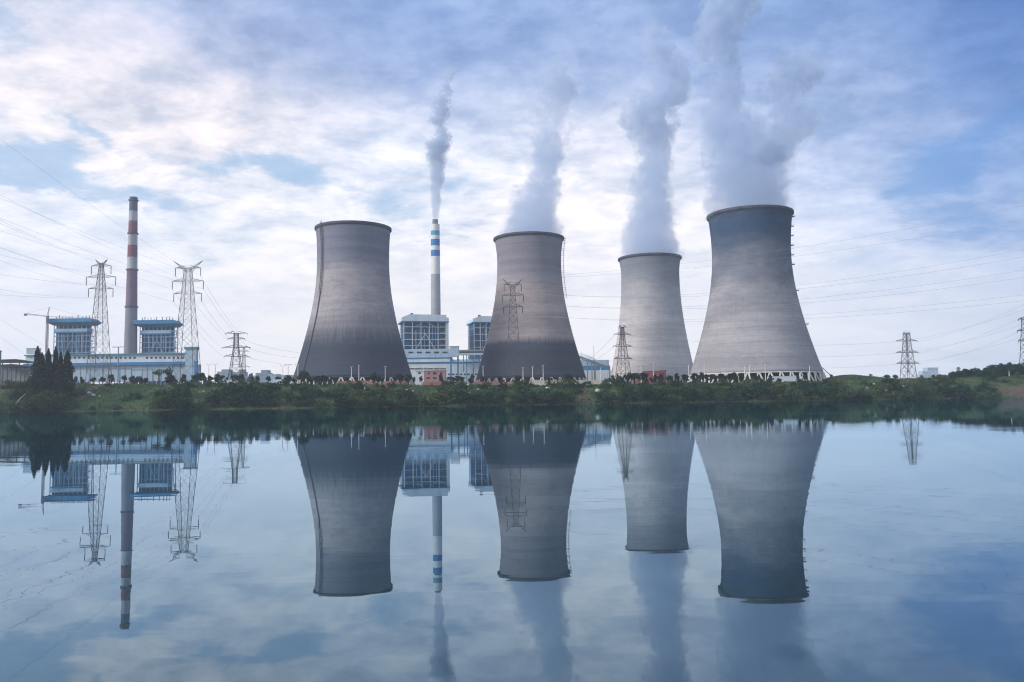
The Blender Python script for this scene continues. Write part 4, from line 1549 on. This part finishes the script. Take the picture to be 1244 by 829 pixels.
# cypresses
def cypress(label, px, y_top, D, wpx, y_base=470):
    p = ground_at(px, y_base, D)
    H = Z(px, y_top, D) - p.z
    r = wpx * 0.5 * D / F
    rng = random.Random(int(px * 10))
    mb = MB()
    for _ in range(4200):
        f = rng.random() ** 1.2
        prof = (math.sin(min(1, (1 - f) * 1.25) * PI / 2) ** 0.9) * (0.85 + 0.15 * math.sin(f * 23 + rng.random()))
        a = rng.random() * 2 * PI
        q = r * 1.25 * prof * (0.45 + 0.6 * rng.random()) * (1 + 0.2 * math.sin(a * 3 + f * 9))
        pt_ = Vector((math.cos(a) * q, math.sin(a) * q, 1.0 + f * (H - 1.0)))
        leaf_quad(mb, p + pt_, 1.25, rng, 0.6)
    root = thing('cypress_tree', label, 'cypress', p, 'cypresses on the left bank')
    mb.build('crown', M['leaf_pine'], root)
    MB().tube([p + Vector((0, 0, -1)), p + Vector((0.1, 0, H * 0.4)), p + Vector((0, 0.1, H * 0.92))], [0.5, 0.35, 0.06], 7).build('trunk', M['bark'], root)


CYP = [(44.5, 421, 575, 14), (50, 429, 586, 12), (57.8, 424, 578, 12), (66.7, 421.5, 582, 10), (73, 428, 573, 9), (81, 426, 577, 16)]
for i, (px, yt, D, w) in enumerate(CYP):
    cypress('tall dark cypress, %s in the cypress row on the left bank' % nth(i, len(CYP)), px, yt, D, w)

# bushes over the bank
ZONES = [(-30, 95, 'below the cypress row'), (95, 200, 'below the left turbine hall'), (200, 262, 'below the wide-horned pylon'), (262, 357, 'below the T-shaped pylon'), (357, 430, "below the leftmost tower's left half"),
         (430, 500, "below the leftmost tower's right half"), (500, 580, 'below the striped station hall'), (580, 646, "below the second tower's left half"),
         (646, 710, "below the second tower's right half"), (710, 757, 'below the sloping conveyor'), (757, 838, 'below the smallest cooling tower'),
         (838, 918, "below the largest tower's left half"), (918, 998, "below the largest tower's right half"),
         (998, 1085, 'below the grassy mound'), (1085, 1170, 'below the right lattice pylon'), (1170, 1290, 'below the wooded hill')]
ROWS = ('waterside row', 'middle row', 'upper row')
# (photo x of centre, row, bush half width in photo px)
cand = []
rng = random.Random(11)
big = [(18, 1, 9), (36, 0, 11), (52, 0, 15), (66, 0, 14), (80, 0, 11), (30, 1, 10), (60, 1, 12), (78, 1, 9), (8, 2, 10), (24, 2, 9), (44, 2, 10), (60, 2, 10), (75, 2, 9),
       (196, 0, 11), (212, 0, 15), (226, 0, 12), (218, 1, 12), (262, 0, 13), (280, 0, 16), (300, 0, 16), (318, 0, 13), (276, 1, 14), (296, 1, 14), (316, 1, 13), (334, 1, 12),
       (366, 1, 11), (374, 1, 10), (370, 0, 10), (346, 0, 11), (420, 0, 12), (434, 0, 14), (424, 1, 13), (438, 1, 11), (408, 1, 10), (462, 0, 11), (480, 0, 12), (495, 0, 10),
       (508, 0, 10), (548, 0, 15), (556, 1, 13), (540, 1, 12), (562, 0, 12), (532, 0, 10), (585, 0, 11), (600, 0, 9), (608, 1, 9), (616, 0, 10), (632, 1, 12), (642, 0, 12),
       (656, 0, 12), (670, 0, 11), (686, 0, 11), (668, 2, 9), (684, 2, 10), (698, 2, 9), (640, 2, 8), (735, 0, 10), (746, 0, 11), (740, 2, 9), (752, 2, 8), (760, 1, 11), (770, 0, 13), (782, 1, 12),
       (796, 0, 13), (812, 1, 12), (828, 0, 12), (820, 2, 9), (805, 2, 8), (838, 1, 11), (850, 0, 12), (872, 0, 12), (862, 1, 10), (880, 1, 11), (898, 0, 13), (906, 1, 12), (920, 0, 11),
       (930, 1, 12), (946, 1, 11), (940, 0, 11), (962, 0, 11), (990, 0, 13), (996, 1, 11), (978, 1, 9), (1014, 1, 11), (1030, 0, 9), (1048, 0, 10), (1074, 0, 11), (1090, 1, 10), (1106, 0, 12), (1130, 1, 10),
       (1124, 0, 10), (1150, 0, 11), (1166, 1, 10), (1176, 0, 10), (1196, 1, 9), (1206, 2, 9), (1064, 1, 8), (1144, 2, 8), (1118, 2, 8)]
for q in big:
    cand.append(q)
for px in range(-8, 1262, 11):
    for row in range(3):
        x = px + rng.uniform(-6, 6)
        if rng.random() < (0.25, 0.5, 0.55)[row]:
            continue
        if 98 < x < 190 and rng.random() < 0.55:
            continue
        if 702 < x < 732 and row < 2:
            continue
        if x > 1215 and row < 2:
            continue
        cand.append((x, row, rng.uniform(3.5, 8)))
nb = len(big)
while len(cand) > 296:
    cand.pop(rng.randrange(nb, len(cand)))
print('bushes', len(cand))
info = []
for (x, row, hw) in cand:
    X = P(x, 480, 600).x
    Ys = shore(X) + (2.0, 24, 45)[row] + rng.uniform(-3, 5) + hw * 0.2
    X = P(x, 480, Ys).x
    sc_ = hw * (1.42, 1.25, 1.15)[row] * Ys / F
    hz = sc_ * rng.uniform(0.62, 0.9)
    zone = next(z for z in ZONES if z[0] <= x < z[1])
    info.append((zone[2], row, x, X, Ys, sc_, hz))
cnt = {}
for q in sorted(info, key=lambda q: (q[0], q[1], q[2])):
    cnt.setdefault((q[0], q[1]), []).append(q)
for (zone, row), lst in cnt.items():
    for i, (_, _, x, X, Y_, s_, hz) in enumerate(lst):
        ob = bpy.data.objects.new('bush', rng.choice(BUSH))
        COL.objects.link(ob)
        ob.location = (X, Y_, terrain(X, Y_) - 0.3)
        ob.scale = (s_, s_ * 0.9, hz * 1.05)
        ob.rotation_euler.z = rng.random() * 6.28
        tag(ob, '%s bush, %s in %s %s' % ('large' if s_ > 5.6 else 'small', nth(i, len(lst)), ROWS[row], zone), 'bush', 'bushes on the river bank')

# grass and weeds between the bushes: nobody could count it
gm = MB()
rng = random.Random(3)
for _ in range(26000):
    X = rng.uniform(-400, 480)
    s = rng.uniform(0.3, 70)
    Y = shore(X) + s
    px = CX + F * X / Y
    if px < -30 or px > 1275:
        continue
    if math.exp(-((X - 72) / 9.0) ** 2 - ((s - 18) / 17.0) ** 2) > 0.45 or (X > 392 and s < 28 and rng.random() < 0.8):
        continue
    d = mn.noise(Vector((X / 14.0, Y / 14.0, 9.0)))
    if d < -0.25 and rng.random() < 0.7:
        continue
    hgt = rng.uniform(0.35, 1.1) * (1.0 + 0.8 * max(0, d))
    z = terrain(X, Y)
    a = rng.random() * PI
    w = rng.uniform(0.25, 0.6)
    dx, dy = math.cos(a) * w, math.sin(a) * w * 0.6
    lx, ly = rng.uniform(-.4, .4), rng.uniform(-.4, .4)
    gm.add([(X - dx, Y - dy, z - 0.1), (X + dx, Y + dy, z - 0.1), (X + dx * 0.6 + lx, Y + dy * 0.6 + ly, z + hgt), (X - dx * 0.9 + lx, Y - dy * 0.9 + ly, z + hgt * 0.85)], [(0, 1, 2, 3)])
M['grass_blade'] = leaf_mat('grass_blades', (0.022, 0.058, 0.032), (0.058, 0.105, 0.045), (0.14, 0.16, 0.075))
gob = gm.build('grass', M['grass_blade'])
tag(gob, 'tall grass and weeds growing over the river bank', 'grass', kind='stuff')


# pale rocks and rubbish-white boulders on the bank
def rock(label, px, py, wpx, seed):
    r = random.Random(seed)
    # march out until the sight line meets the bank
    D = 520
    while D < 760:
        p = P(px, py, D)
        if p.z < terrain(p.x, D):
            break
        D += 1.0
    s = wpx * 0.5 * D / F
    base = Vector((p.x, D - 1.5, terrain(p.x, D - 1.5)))
    mb = MB()
    n, m_ = 9, 6
    vs, fs = [], []
    for j in range(m_ + 1):
        th = PI * j / m_
        for i in range(n):
            ph = 2 * PI * i / n
            k = 0.8 + 0.4 * r.random()
            vs.append(base + Vector((math.sin(th) * math.cos(ph) * s * 1.2 * k, math.sin(th) * math.sin(ph) * s * k, 1.2 + math.cos(th) * s * 0.75 * k + s * 0.2)))
    for j in range(m_):
        for i in range(n):
            i2 = (i + 1) % n
            fs.append((j * n + i, (j + 1) * n + i, (j + 1) * n + i2, j * n + i2))
    mb.add(vs, fs)
    tag(mb.build('rock', M['rock'], origin=base), label, 'rock', 'pale rocks on the bank')


RK = [(110, 479.5, 4.5, 'below the left turbine hall'), (115, 481.5, 4, 'below the left turbine hall'), (122, 483, 2.4, 'below the left turbine hall'), (243.5, 478, 2.6, 'below the wide-horned pylon'), (248.5, 477.5, 2.8, 'below the wide-horned pylon'),
      (459, 469, 2.6, 'below the leftmost cooling tower'), (495, 476, 3.0, 'right of the leftmost cooling tower'), (502, 476.5, 2.0, 'right of the leftmost cooling tower'), (570, 480, 3.4, 'below the second cooling tower'), (581, 475, 2.6, 'below the second cooling tower'), (592, 471.5, 2.6, 'below the second cooling tower'), (594, 473, 2.0, 'below the second cooling tower'), (602, 479, 1.8, 'below the second cooling tower'),
      (635, 476, 2.4, 'below the second cooling tower'), (657, 484, 3.2, 'below the second cooling tower'), (665, 474.5, 5.5, 'below the second cooling tower'), (682, 481, 3.0, 'below the second cooling tower'), (726, 477, 6, 'below the sloping conveyor'),
      (804, 463, 3, 'below the smallest cooling tower'), (809, 464, 3, 'below the smallest cooling tower'), (843, 470, 2.2, 'below the largest cooling tower'), (858, 470.5, 2.4, 'below the largest cooling tower'), (976.5, 472, 2.2, 'below the largest cooling tower'),
      (1028, 480, 3.2, 'below the grassy mound'), (1033, 477.5, 2.6, 'below the grassy mound'), (1032, 474, 2.0, 'below the grassy mound'), (1053, 473, 2.6, 'below the grassy mound'), (1061, 468.5, 3, 'below the grassy mound'), (1075, 476.5, 4, 'below the grassy mound'),
      (1098, 471, 4.5, 'below the right lattice pylon'), (1116, 482, 2.4, 'below the right lattice pylon')]
zc = {}
for q in RK:
    zc.setdefault(q[3], []).append(q)
for z_, lst in zc.items():
    for i, (px, py, w, _) in enumerate(sorted(lst)):
        rock('pale rock, %s of those on the bank %s' % (nth(i, len(lst)), z_), px, py, w, int(px))

# bleached trunk leaning into the water, and a leaning plank
a, b_ = P(4, 503.5, 548), P(31, 478.5, 566)
mb = MB()
mid_ = a.lerp(b_, 0.45) + Vector((0.5, 0, -0.9))
mb.tube([a + Vector((-0.6, 0, -1.0)), a, a.lerp(b_, 0.2) + Vector((0.7, 0, -1.2)), mid_, a.lerp(b_, 0.75) + Vector((0, 0, 0.2)), b_], [0.55, 0.6, 0.58, 0.5, 0.42, 0.22], 8)
mb.tube([mid_, mid_ + Vector((-1.2, -0.5, 1.9))], [0.2, 0.06], 6)
tag(mb.build('dead_trunk', M['wood_pale'], origin=a), 'bleached dead trunk leaning from the left bank into the water', 'dead tree')
a, b_ = P(446, 477, 590), P(440.5, 469, 597)
mb = MB()
mb.tube([a, a.lerp(b_, 0.5) + Vector((0.1, 0, 0.1)), b_], [0.3, 0.3, 0.26], 6)
tag(mb.build('leaning_plank', M['post_white'], origin=a), 'thin pale plank slanting down the bank below the long shed', 'plank')
# inclined pipe beside tower four
a, b_ = P(996, 444.5, 720), P(1009, 456, 712)
root = thing('pipe_brace', 'grey slanting pipe strut at the right foot of the largest cooling tower', 'strut', (b_.x, b_.y, b_.z))
MB().tube([a, b_], 0.35, 8).build('strut', M['steel'], root)
MB().tube([b_, Vector((b_.x, b_.y, terrain(b_.x, b_.y) - 0.5))], 0.35, 8).build('post', M['steel'], root)


# ------------------------------------------------------------------ steam plumes
def plume(label, key_c, D, rows, dens, z0, seed, ns, aniso=0.1, col=(0.67, 0.79, 0.97), soft=0.34, wisp=None):
    """rows: (photo y, left x, right x, density factor); a volume of real steam around the column's axis"""
    c = Vector((key_c[0], key_c[1], z0))
    tilt = 0.0
    tab = []
    for (y, l, r, k) in rows:
        pc = P((l + r) / 2, y, D)
        rad = (r - l) / 2 * D / F * 1.03
        tab.append((pc.z, pc.x - c.x, rad, k))
    tab.sort()
    if wisp is None:
        tab[0] = (z0, tab[0][1], tab[0][2], tab[0][3])
    else:
        z0 = tab[0][0]
        c.z = z0
    zmax = tab[-1][0]
    Hh = zmax - z0

    def maketab(tb):
        return tb
    tabs = [tab]
    CS, RS = 160.0, 80.0
    m, t, out = new_mat('steam')
    vol = t.n('ShaderNodeVolumePrincipled')
    tc = t.n('ShaderNodeTexCoord').outputs['Object']
    if wisp is not None:
        tc = t.vm('SUBTRACT', tc, tuple(c - Vector(wisp.location)))
    wn = t.noise(t.vm('ADD', tc, (seed * 51.0, seed * 17.0, 0)), ns * 0.5, 2, 0.5, 0.0, True)
    warp = t.vm('SCALE', t.vm('SUBTRACT', wn, (0.5, 0.5, 0.5)), s=0.9 / ns * 0.7)
    pw = t.vm('ADD', tc, warp)
    o = t.sep(pw)
    nl = t.noise(t.vm('ADD', pw, (seed * 5.0, seed * 29.0, 3.0)), ns * 0.55, 2, 0.5)
    nz = t.noise(t.vm('ADD', pw, (seed * 13.0, seed * 7.0, 0)), ns * 1.7, 7, 0.68)
    tot = None
    for tb in tabs:
        zf = t.math('DIVIDE', o[2], Hh, clamp=True)
        lo = []
        st_ = lo + [((zz_ - z0) / Hh, (0.5 + cx_ / CS / 2, r_ / RS, k_)) for zz_, cx_, r_, k_ in tb]
        cr = t.ramp(zf, st_)
        s3 = t.n('ShaderNodeSeparateColor')
        t.put(s3.inputs[0], cr)
        cxn = t.math('MULTIPLY', t.math('SUBTRACT', s3.outputs[0], 0.5), CS * 2)
        rad = t.math('MULTIPLY', s3.outputs[1], RS)
        dx = t.math('SUBTRACT', o[0], cxn)
        dd = t.math('SQRT', t.math('ADD', t.math('MULTIPLY', dx, dx), t.math('MULTIPLY', o[1], o[1])))
        q = t.math('SUBTRACT', 1.0, t.math('DIVIDE', dd, rad))
        # ragged, more broken the higher it gets
        lowf_ = t.math('MULTIPLY', t.math('SUBTRACT', nl, 0.5), t.math('MULTIPLY_ADD', zf, 2.6, 0.8))
        hif_ = t.math('MULTIPLY', t.math('SUBTRACT', nz, 0.5), t.math('MULTIPLY_ADD', zf, 4.2, 1.5))
        e = t.math('ADD', t.math('ADD', q, t.math('MULTIPLY_ADD', zf, -0.26, 0.14)), t.math('ADD', lowf_, hif_))
        e = t.math('ADD', e, t.math('MULTIPLY', t.math('SUBTRACT', s3.outputs[2], 1.0), 0.45))
        dn = t.math('MULTIPLY', t.sstep(e, 0.0, t.math('MULTIPLY_ADD', zf, -0.22, 0.40)), t.math('MULTIPLY', s3.outputs[2], t.math('MULTIPLY', dens, t.math('MULTIPLY_ADD', zf, 0.75, 0.8))))
        tot = dn if tot is None else t.math('MAXIMUM', tot, dn)
    ztop = t.sstep(t.math('DIVIDE', t.sep(tc)[2], Hh), 0.93, 0.995, 1.0, 0.0)
    if wisp is not None:
        tot = t.math('MULTIPLY', tot, t.sstep(t.math('DIVIDE', t.sep(tc)[2], Hh), 0.0, 0.12))
    t.put(vol.inputs['Density'], t.math('MULTIPLY', tot, ztop))
    vol.inputs['Color'].default_value = (*col, 1)
    vol.inputs['Anisotropy'].default_value = aniso
    t.t.links.new(vol.outputs[0], out.inputs['Volume'])
    mb = MB()
    n = 20
    for ti, tb in enumerate(tabs):
        vs, fs = [], []
        prof = []
        for i, (zz_, cx_, r_, k_) in enumerate(tb):
            prof.append((zz_, cx_, r_ * (1.12 + 0.25 * (zz_ - z0) / Hh) + (0.12 / ns if i else 0.0)))
        for zz_, cx_, r_ in prof:
            for k in range(n):
                a_ = 2 * PI * k / n
                vs.append((c.x + cx_ + math.cos(a_) * r_, c.y + math.sin(a_) * r_, zz_))
        for i in range(len(prof) - 1):
            for k in range(n):
                k2 = (k + 1) % n
                fs.append((i * n + k, i * n + k2, (i + 1) * n + k2, (i + 1) * n + k))
        fs.append(tuple(range(n - 1, -1, -1)))
        fs.append(tuple((len(prof) - 1) * n + k for k in range(n)))
        mb.add(vs, fs)
    if wisp is not None:
        return mb.build('side_wisp', m, wisp)
    ob = mb.build('steam_plume', m, origin=c)
    tag(ob, label, 'steam', 'plumes rising from the power station', 'thing')
    return ob


T3 = TOW[3]
plume('pale steam column thinning out above the second cooling tower', T2['c'], 867,
      [(284, 606, 682, 1.1), (245, 619, 680, 1.05), (219, 633, 684, 1.0), (190, 642, 688, 1.0), (170, 645, 696, 0.8), (147, 645, 702, 0.45), (126, 652, 702, 0.5), (109, 662, 702, 0.95), (92, 664, 692, 1.0), (77, 660, 690, 0.7), (60, 664, 688, 0.35)],
      0.042, T2['zr'] - 3, 1, 0.055)
plume('steam column bulging to the left above the smallest cooling tower', T3['c'], 1007,
      [(310, 755, 828, 1.0), (270, 762, 823, 1.0), (232, 769, 818, 1.0), (193, 778, 816, 1.0), (174, 774, 816, 1.0), (147, 759, 820, 1.0), (131, 762, 824, 1.0), (116, 780, 832, 1.0), (97, 788, 830, 0.85), (77, 784, 829, 0.8), (58, 780, 814, 1.0), (39, 778, 806, 0.9), (18, 782, 800, 0.4)],
      0.044, T3['zr'] - 3, 2, 0.052)
big_plume = plume('widest steam column with a side wisp above the largest cooling tower', T4['c'], 725,
      [(256, 861, 956, 1.0), (216, 863, 956, 1.0), (193, 864, 952, 1.0), (162, 860, 930, 1.0), (135, 857, 908, 1.1), (116, 857, 899, 1.15), (97, 856, 900, 1.15), (77, 852, 899, 1.1), (58, 850, 900, 1.05), (39, 852, 906, 1.1), (19, 856, 912, 1.2), (0, 862, 918, 1.1), (-40, 868, 930, 0.7)],
      0.048, T4['zr'] - 3, 3, 0.06)
plume('', T4['c'], 725,
      [(205, 900, 958, 0.9), (188, 915, 968, 0.9), (172, 926, 978, 0.85), (158, 938, 988, 0.85), (147, 948, 996, 0.95), (136, 936, 990, 0.7), (120, 922, 972, 0.6), (106, 924, 982, 0.7), (94, 936, 996, 0.9), (84, 944, 998, 1.0), (72, 946, 990, 0.8), (60, 948, 984, 0.4)],
      0.052, T4['zr'], 5, 0.075, wisp=big_plume)
cb = P(529.5, 384, 1300)
plume('thin grey smoke twisting up from the blue banded chimney', Vector((cb.x, 1300, 0)), 1300,
      [(268, 525.5, 533.5, 1.0), (247, 524, 535, 1.0), (222, 523, 538, 1.0), (197, 521, 541, 1.0), (187, 517, 542, 1.0), (176, 518, 546, 1.0), (168, 526, 548, 0.9), (162, 530, 546, 0.85), (153.6, 529, 542, 0.8), (148.5, 522, 542, 0.9), (138, 525, 545, 0.95), (126, 527, 545, 0.9), (113, 534, 550, 0.85), (100, 536, 549, 0.8), (88, 539, 554, 0.5), (74, 541, 554, 0.25)],
      0.10, Z(529.5, 267.5, 1300), 4, 0.13, 0.1, (0.66, 0.77, 0.93))

# ------------------------------------------------------------------ haze
hm_, t, out = new_mat('haze_air')
vol = t.n('ShaderNodeVolumePrincipled')
vol.inputs['Color'].default_value = (0.80, 0.88, 1.0, 1)
vol.inputs['Density'].default_value = 0.00014
vol.inputs['Anisotropy'].default_value = 0.25
t.t.links.new(vol.outputs[0], out.inputs['Volume'])
hz = MB().box(-2600, 2600, -330, 3600, -4.2, 455).build('haze', hm_)
tag(hz, 'thin blue haze filling the air over the river and the plant', 'haze', kind='stuff')

# ------------------------------------------------------------------ sky
SUN_AZ = math.radians(-112)     # to the left, a little behind the camera
SUN_EL = math.radians(26)
w = bpy.data.worlds.new('World')
sc.world = w
w.use_nodes = True
t = NT(w.node_tree)
out = t.n('ShaderNodeOutputWorld')
bg = t.n('ShaderNodeBackground')
bg.inputs['Strength'].default_value = 0.125
sky = t.n('ShaderNodeTexSky', sky_type='NISHITA')
sky.sun_disc = False
sky.sun_elevation = SUN_EL
sky.sun_rotation = SUN_AZ % (2 * PI)
sky.air_density = 1.2
sky.dust_density = 2.0
gen = t.n('ShaderNodeTexCoord').outputs['Generated']
d = t.sep(gen)
az = t.math('ARCTAN2', d[0], d[1])
el = t.math('ARCSINE', d[2])
ael = t.math('ABSOLUTE', el)
# cloud-sheet coordinates: a level sheet seen in perspective
zc_ = t.math('ADD', t.math('MAXIMUM', d[2], 0.0), 0.20)
uv = t.comb(t.math('DIVIDE', d[0], zc_), t.math('DIVIDE', d[1], zc_), 0.0)
n_big = t.noise(uv, 0.95, 3, 0.5, 0.3)
n_mid = t.noise(t.vm('ADD', t.vm('MULTIPLY', uv, (1.0, 1.25, 1)), (4.3, 1.1, 0)), 2.6, 9, 0.64, 0.25)
n_fin = t.noise(t.vm('ADD', uv, (9.7, 3.1, 0)), 9.0, 7, 0.62, 0.2)
wv = t.noise(t.vm('ADD', uv, (2.2, 8.8, 0)), 1.7, 6, 0.62, 0.0, True)
wvs = t.sep(t.vm('SUBTRACT', wv, (0.5, 0.5, 0.5)))
azw = t.math('ADD', az, t.math('MULTIPLY', wvs[0], 0.34))
elw = t.math('ADD', ael, t.math('MULTIPLY', wvs[1], 0.17))


def azel(px, py):
    r = ray(px, py).normalized()
    return math.atan2(r.x, r.y), math.asin(r.z)


def blob(px, py, sx, sy, rot=0.0, warped=True):
    """soft patch of sky round a direction; sizes in photo px"""
    a0, e0 = azel(px, py)
    A, E = (azw, elw) if warped else (az, ael)
    u = t.math('SUBTRACT', A, a0)
    v = t.math('SUBTRACT', E, e0)
    ca, sa = math.cos(rot), math.sin(rot)
    uu = t.math('MULTIPLY', t.math('MULTIPLY_ADD', u, ca, t.math('MULTIPLY', v, sa)), F / sx)
    vv = t.math('MULTIPLY', t.math('MULTIPLY_ADD', u, -sa, t.math('MULTIPLY', v, ca)), F / sy)
    r2 = t.math('ADD', t.math('MULTIPLY', uu, uu), t.math('MULTIPLY', vv, vv))
    return t.math('EXPONENT', t.math('MULTIPLY', r2, -0.5))


# broad colours of the cloud sheet
CP = [((60, 70), (220, 214, 220), 160, 80), ((120, -20), (170, 184, 214), 150, 50), ((330, 40), (148, 165, 202), 140, 75), ((600, 50), (146, 167, 207), 180, 75), ((240, 150), (236, 226, 226), 190, 60),
      ((120, 260), (226, 230, 240), 180, 70), ((60, 390), (226, 229, 240), 160, 90), ((340, 350), (242, 238, 238), 190, 90), ((480, 190), (226, 231, 243), 150, 60),
      ((700, 230), (240, 235, 238), 150, 100), ((740, 380), (244, 241, 242), 210, 90), ((750, 60), (164, 183, 218), 110, 80), ((970, 60), (132, 161, 206), 120, 90),
      ((1010, 200), (215, 222, 240), 120, 90), ((1200, 30), (36, 88, 162), 180, 130), ((1180, 190), (136, 172, 222), 110, 90), ((1080, 300), (225, 229, 241), 150, 80), ((1200, 390), (206, 214, 232), 130, 90),
      ((1000, 420), (233, 235, 243), 130, 70), ((1420, 100), (92, 134, 192), 220, 160), ((-200, 150), (226, 226, 234), 200, 200), ((620, -180), (120, 152, 205), 700, 150)]
ws = t.math('ADD', 0.0, 0.03)
acc = t.vm('SCALE', t.vm('MULTIPLY', sky.outputs[0], (0.10, 0.10, 0.10)), s=0.03)
for (px, py), rgb, sx, sy in CP:
    b_ = blob(px, py, sx * 0.75, sy * 0.75)
    ws = t.math('ADD', ws, b_)
    acc = t.vm('ADD', acc, t.vm('SCALE', t.comb(*lin(*rgb)), s=b_))
cloud = t.vm('DIVIDE', acc, t.comb(ws, ws, ws))
# billow: light tops and grey bellies
sh = t.math('ADD', t.sstep(n_mid, 0.34, 0.66, -0.18, 0.08), t.sstep(n_fin, 0.3, 0.7, -0.12, 0.08))
lowf = t.sstep(ael, 0.05, 0.30, 0.12, 1.15)
k = t.math('ADD', 1.0, t.math('MULTIPLY', sh, lowf))
cloud = t.vm('MULTIPLY', cloud, t.comb(t.math('POWER', k, 1.55), t.math('POWER', k, 1.15), t.math('POWER', k, 0.72)))
# blue gaps between the clouds
gap = None
for q in [(60, 196, 120, 17, -0.12, 1.0), (150, 215, 90, 15, -0.1, 0.8), (30, 40, 60, 28, -0.5, 0.6), (330, 205, 90, 16, 0.0, 0.75), (120, 160, 70, 8, -0.2, 0.7), (440, 235, 70, 22, 0, 0.5), (560, 205, 50, 26, 0.5, 0.35),
          (580, 265, 70, 22, 0, 0.4), (1190, 205, 60, 55, 0.4, 0.8), (1080, 130, 70, 30, 0.2, 0.35), (1150, 60, 90, 50, 0.1, 0.5), (240, 300, 80, 18, 0, 0.35)]:
    px, py, sx, sy, rot, s_ = q
    b_ = t.math('MULTIPLY', blob(px, py, sx, sy, rot), s_)
    gap = b_ if gap is None else t.math('MAXIMUM', gap, b_)
gapf = t.sstep(t.math('ADD', gap, t.math('ADD', t.math('MULTIPLY', t.math('SUBTRACT', n_mid, 0.5), -1.9), t.math('MULTIPLY', t.math('SUBTRACT', n_fin, 0.5), -0.5))), 0.32, 0.85)
blue = t.mix(0.8, t.vm('MULTIPLY', sky.outputs[0], (0.075, 0.075, 0.075)), lin(146, 184, 222))
blue = t.mix(t.sstep(az, 0.25, 0.55), blue, lin(90, 140, 200))
skyc = t.mix(t.math('MULTIPLY', gapf, 0.72), cloud, blue)
# sky all round: outside the modelled quarter the clear sky with veils of cloud
side = t.sstep(t.math('ABSOLUTE', az), 0.9, 1.5)
high = t.sstep(el, 0.62, 0.95)
rest = t.mix(t.sstep(n_big, 0.35, 0.62), t.vm('MULTIPLY', sky.outputs[0], (0.085, 0.085, 0.085)), (0.62, 0.66, 0.74))
skyc = t.mix(t.math('MAXIMUM', side, high), skyc, rest)
t.put(bg.inputs['Color'], t.vm('SCALE', skyc, s=10.2))
t.t.links.new(bg.outputs[0], out.inputs['Surface'])

sun_d = bpy.data.lights.new('sun', 'SUN')
sun_d.energy = 2.6
sun_d.angle = math.radians(12)
sun_d.color = (1.0, 0.93, 0.84)
sun = bpy.data.objects.new('sun', sun_d)
COL.objects.link(sun)
sdir = Vector((math.sin(SUN_AZ) * math.cos(SUN_EL), math.cos(SUN_AZ) * math.cos(SUN_EL), math.sin(SUN_EL)))
sun.rotation_euler = sdir.to_track_quat('Z', 'Y').to_euler()
sun.location = (-500, 200, 500)

# ------------------------------------------------------------------ render settings
sc.view_settings.view_transform = 'Standard'
sc.view_settings.look = 'None'
sc.view_settings.exposure = 0.1
sc.view_settings.gamma = 1.0
sc.view_settings.use_curve_mapping = False
cy = sc.cycles
cy.use_denoising = True
cy.filter_width = 1.1
cy.denoiser = 'OPENIMAGEDENOISE'
cy.max_bounces = 6
cy.diffuse_bounces = 2
cy.glossy_bounces = 3
cy.transmission_bounces = 2
cy.volume_bounces = 4
cy.transparent_max_bounces = 8
cy.volume_step_rate = 0.2
cy.volume_max_steps = 256
cy.sample_clamp_indirect = 6
w.cycles.sampling_method = 'MANUAL'
w.cycles.sample_map_resolution = 512
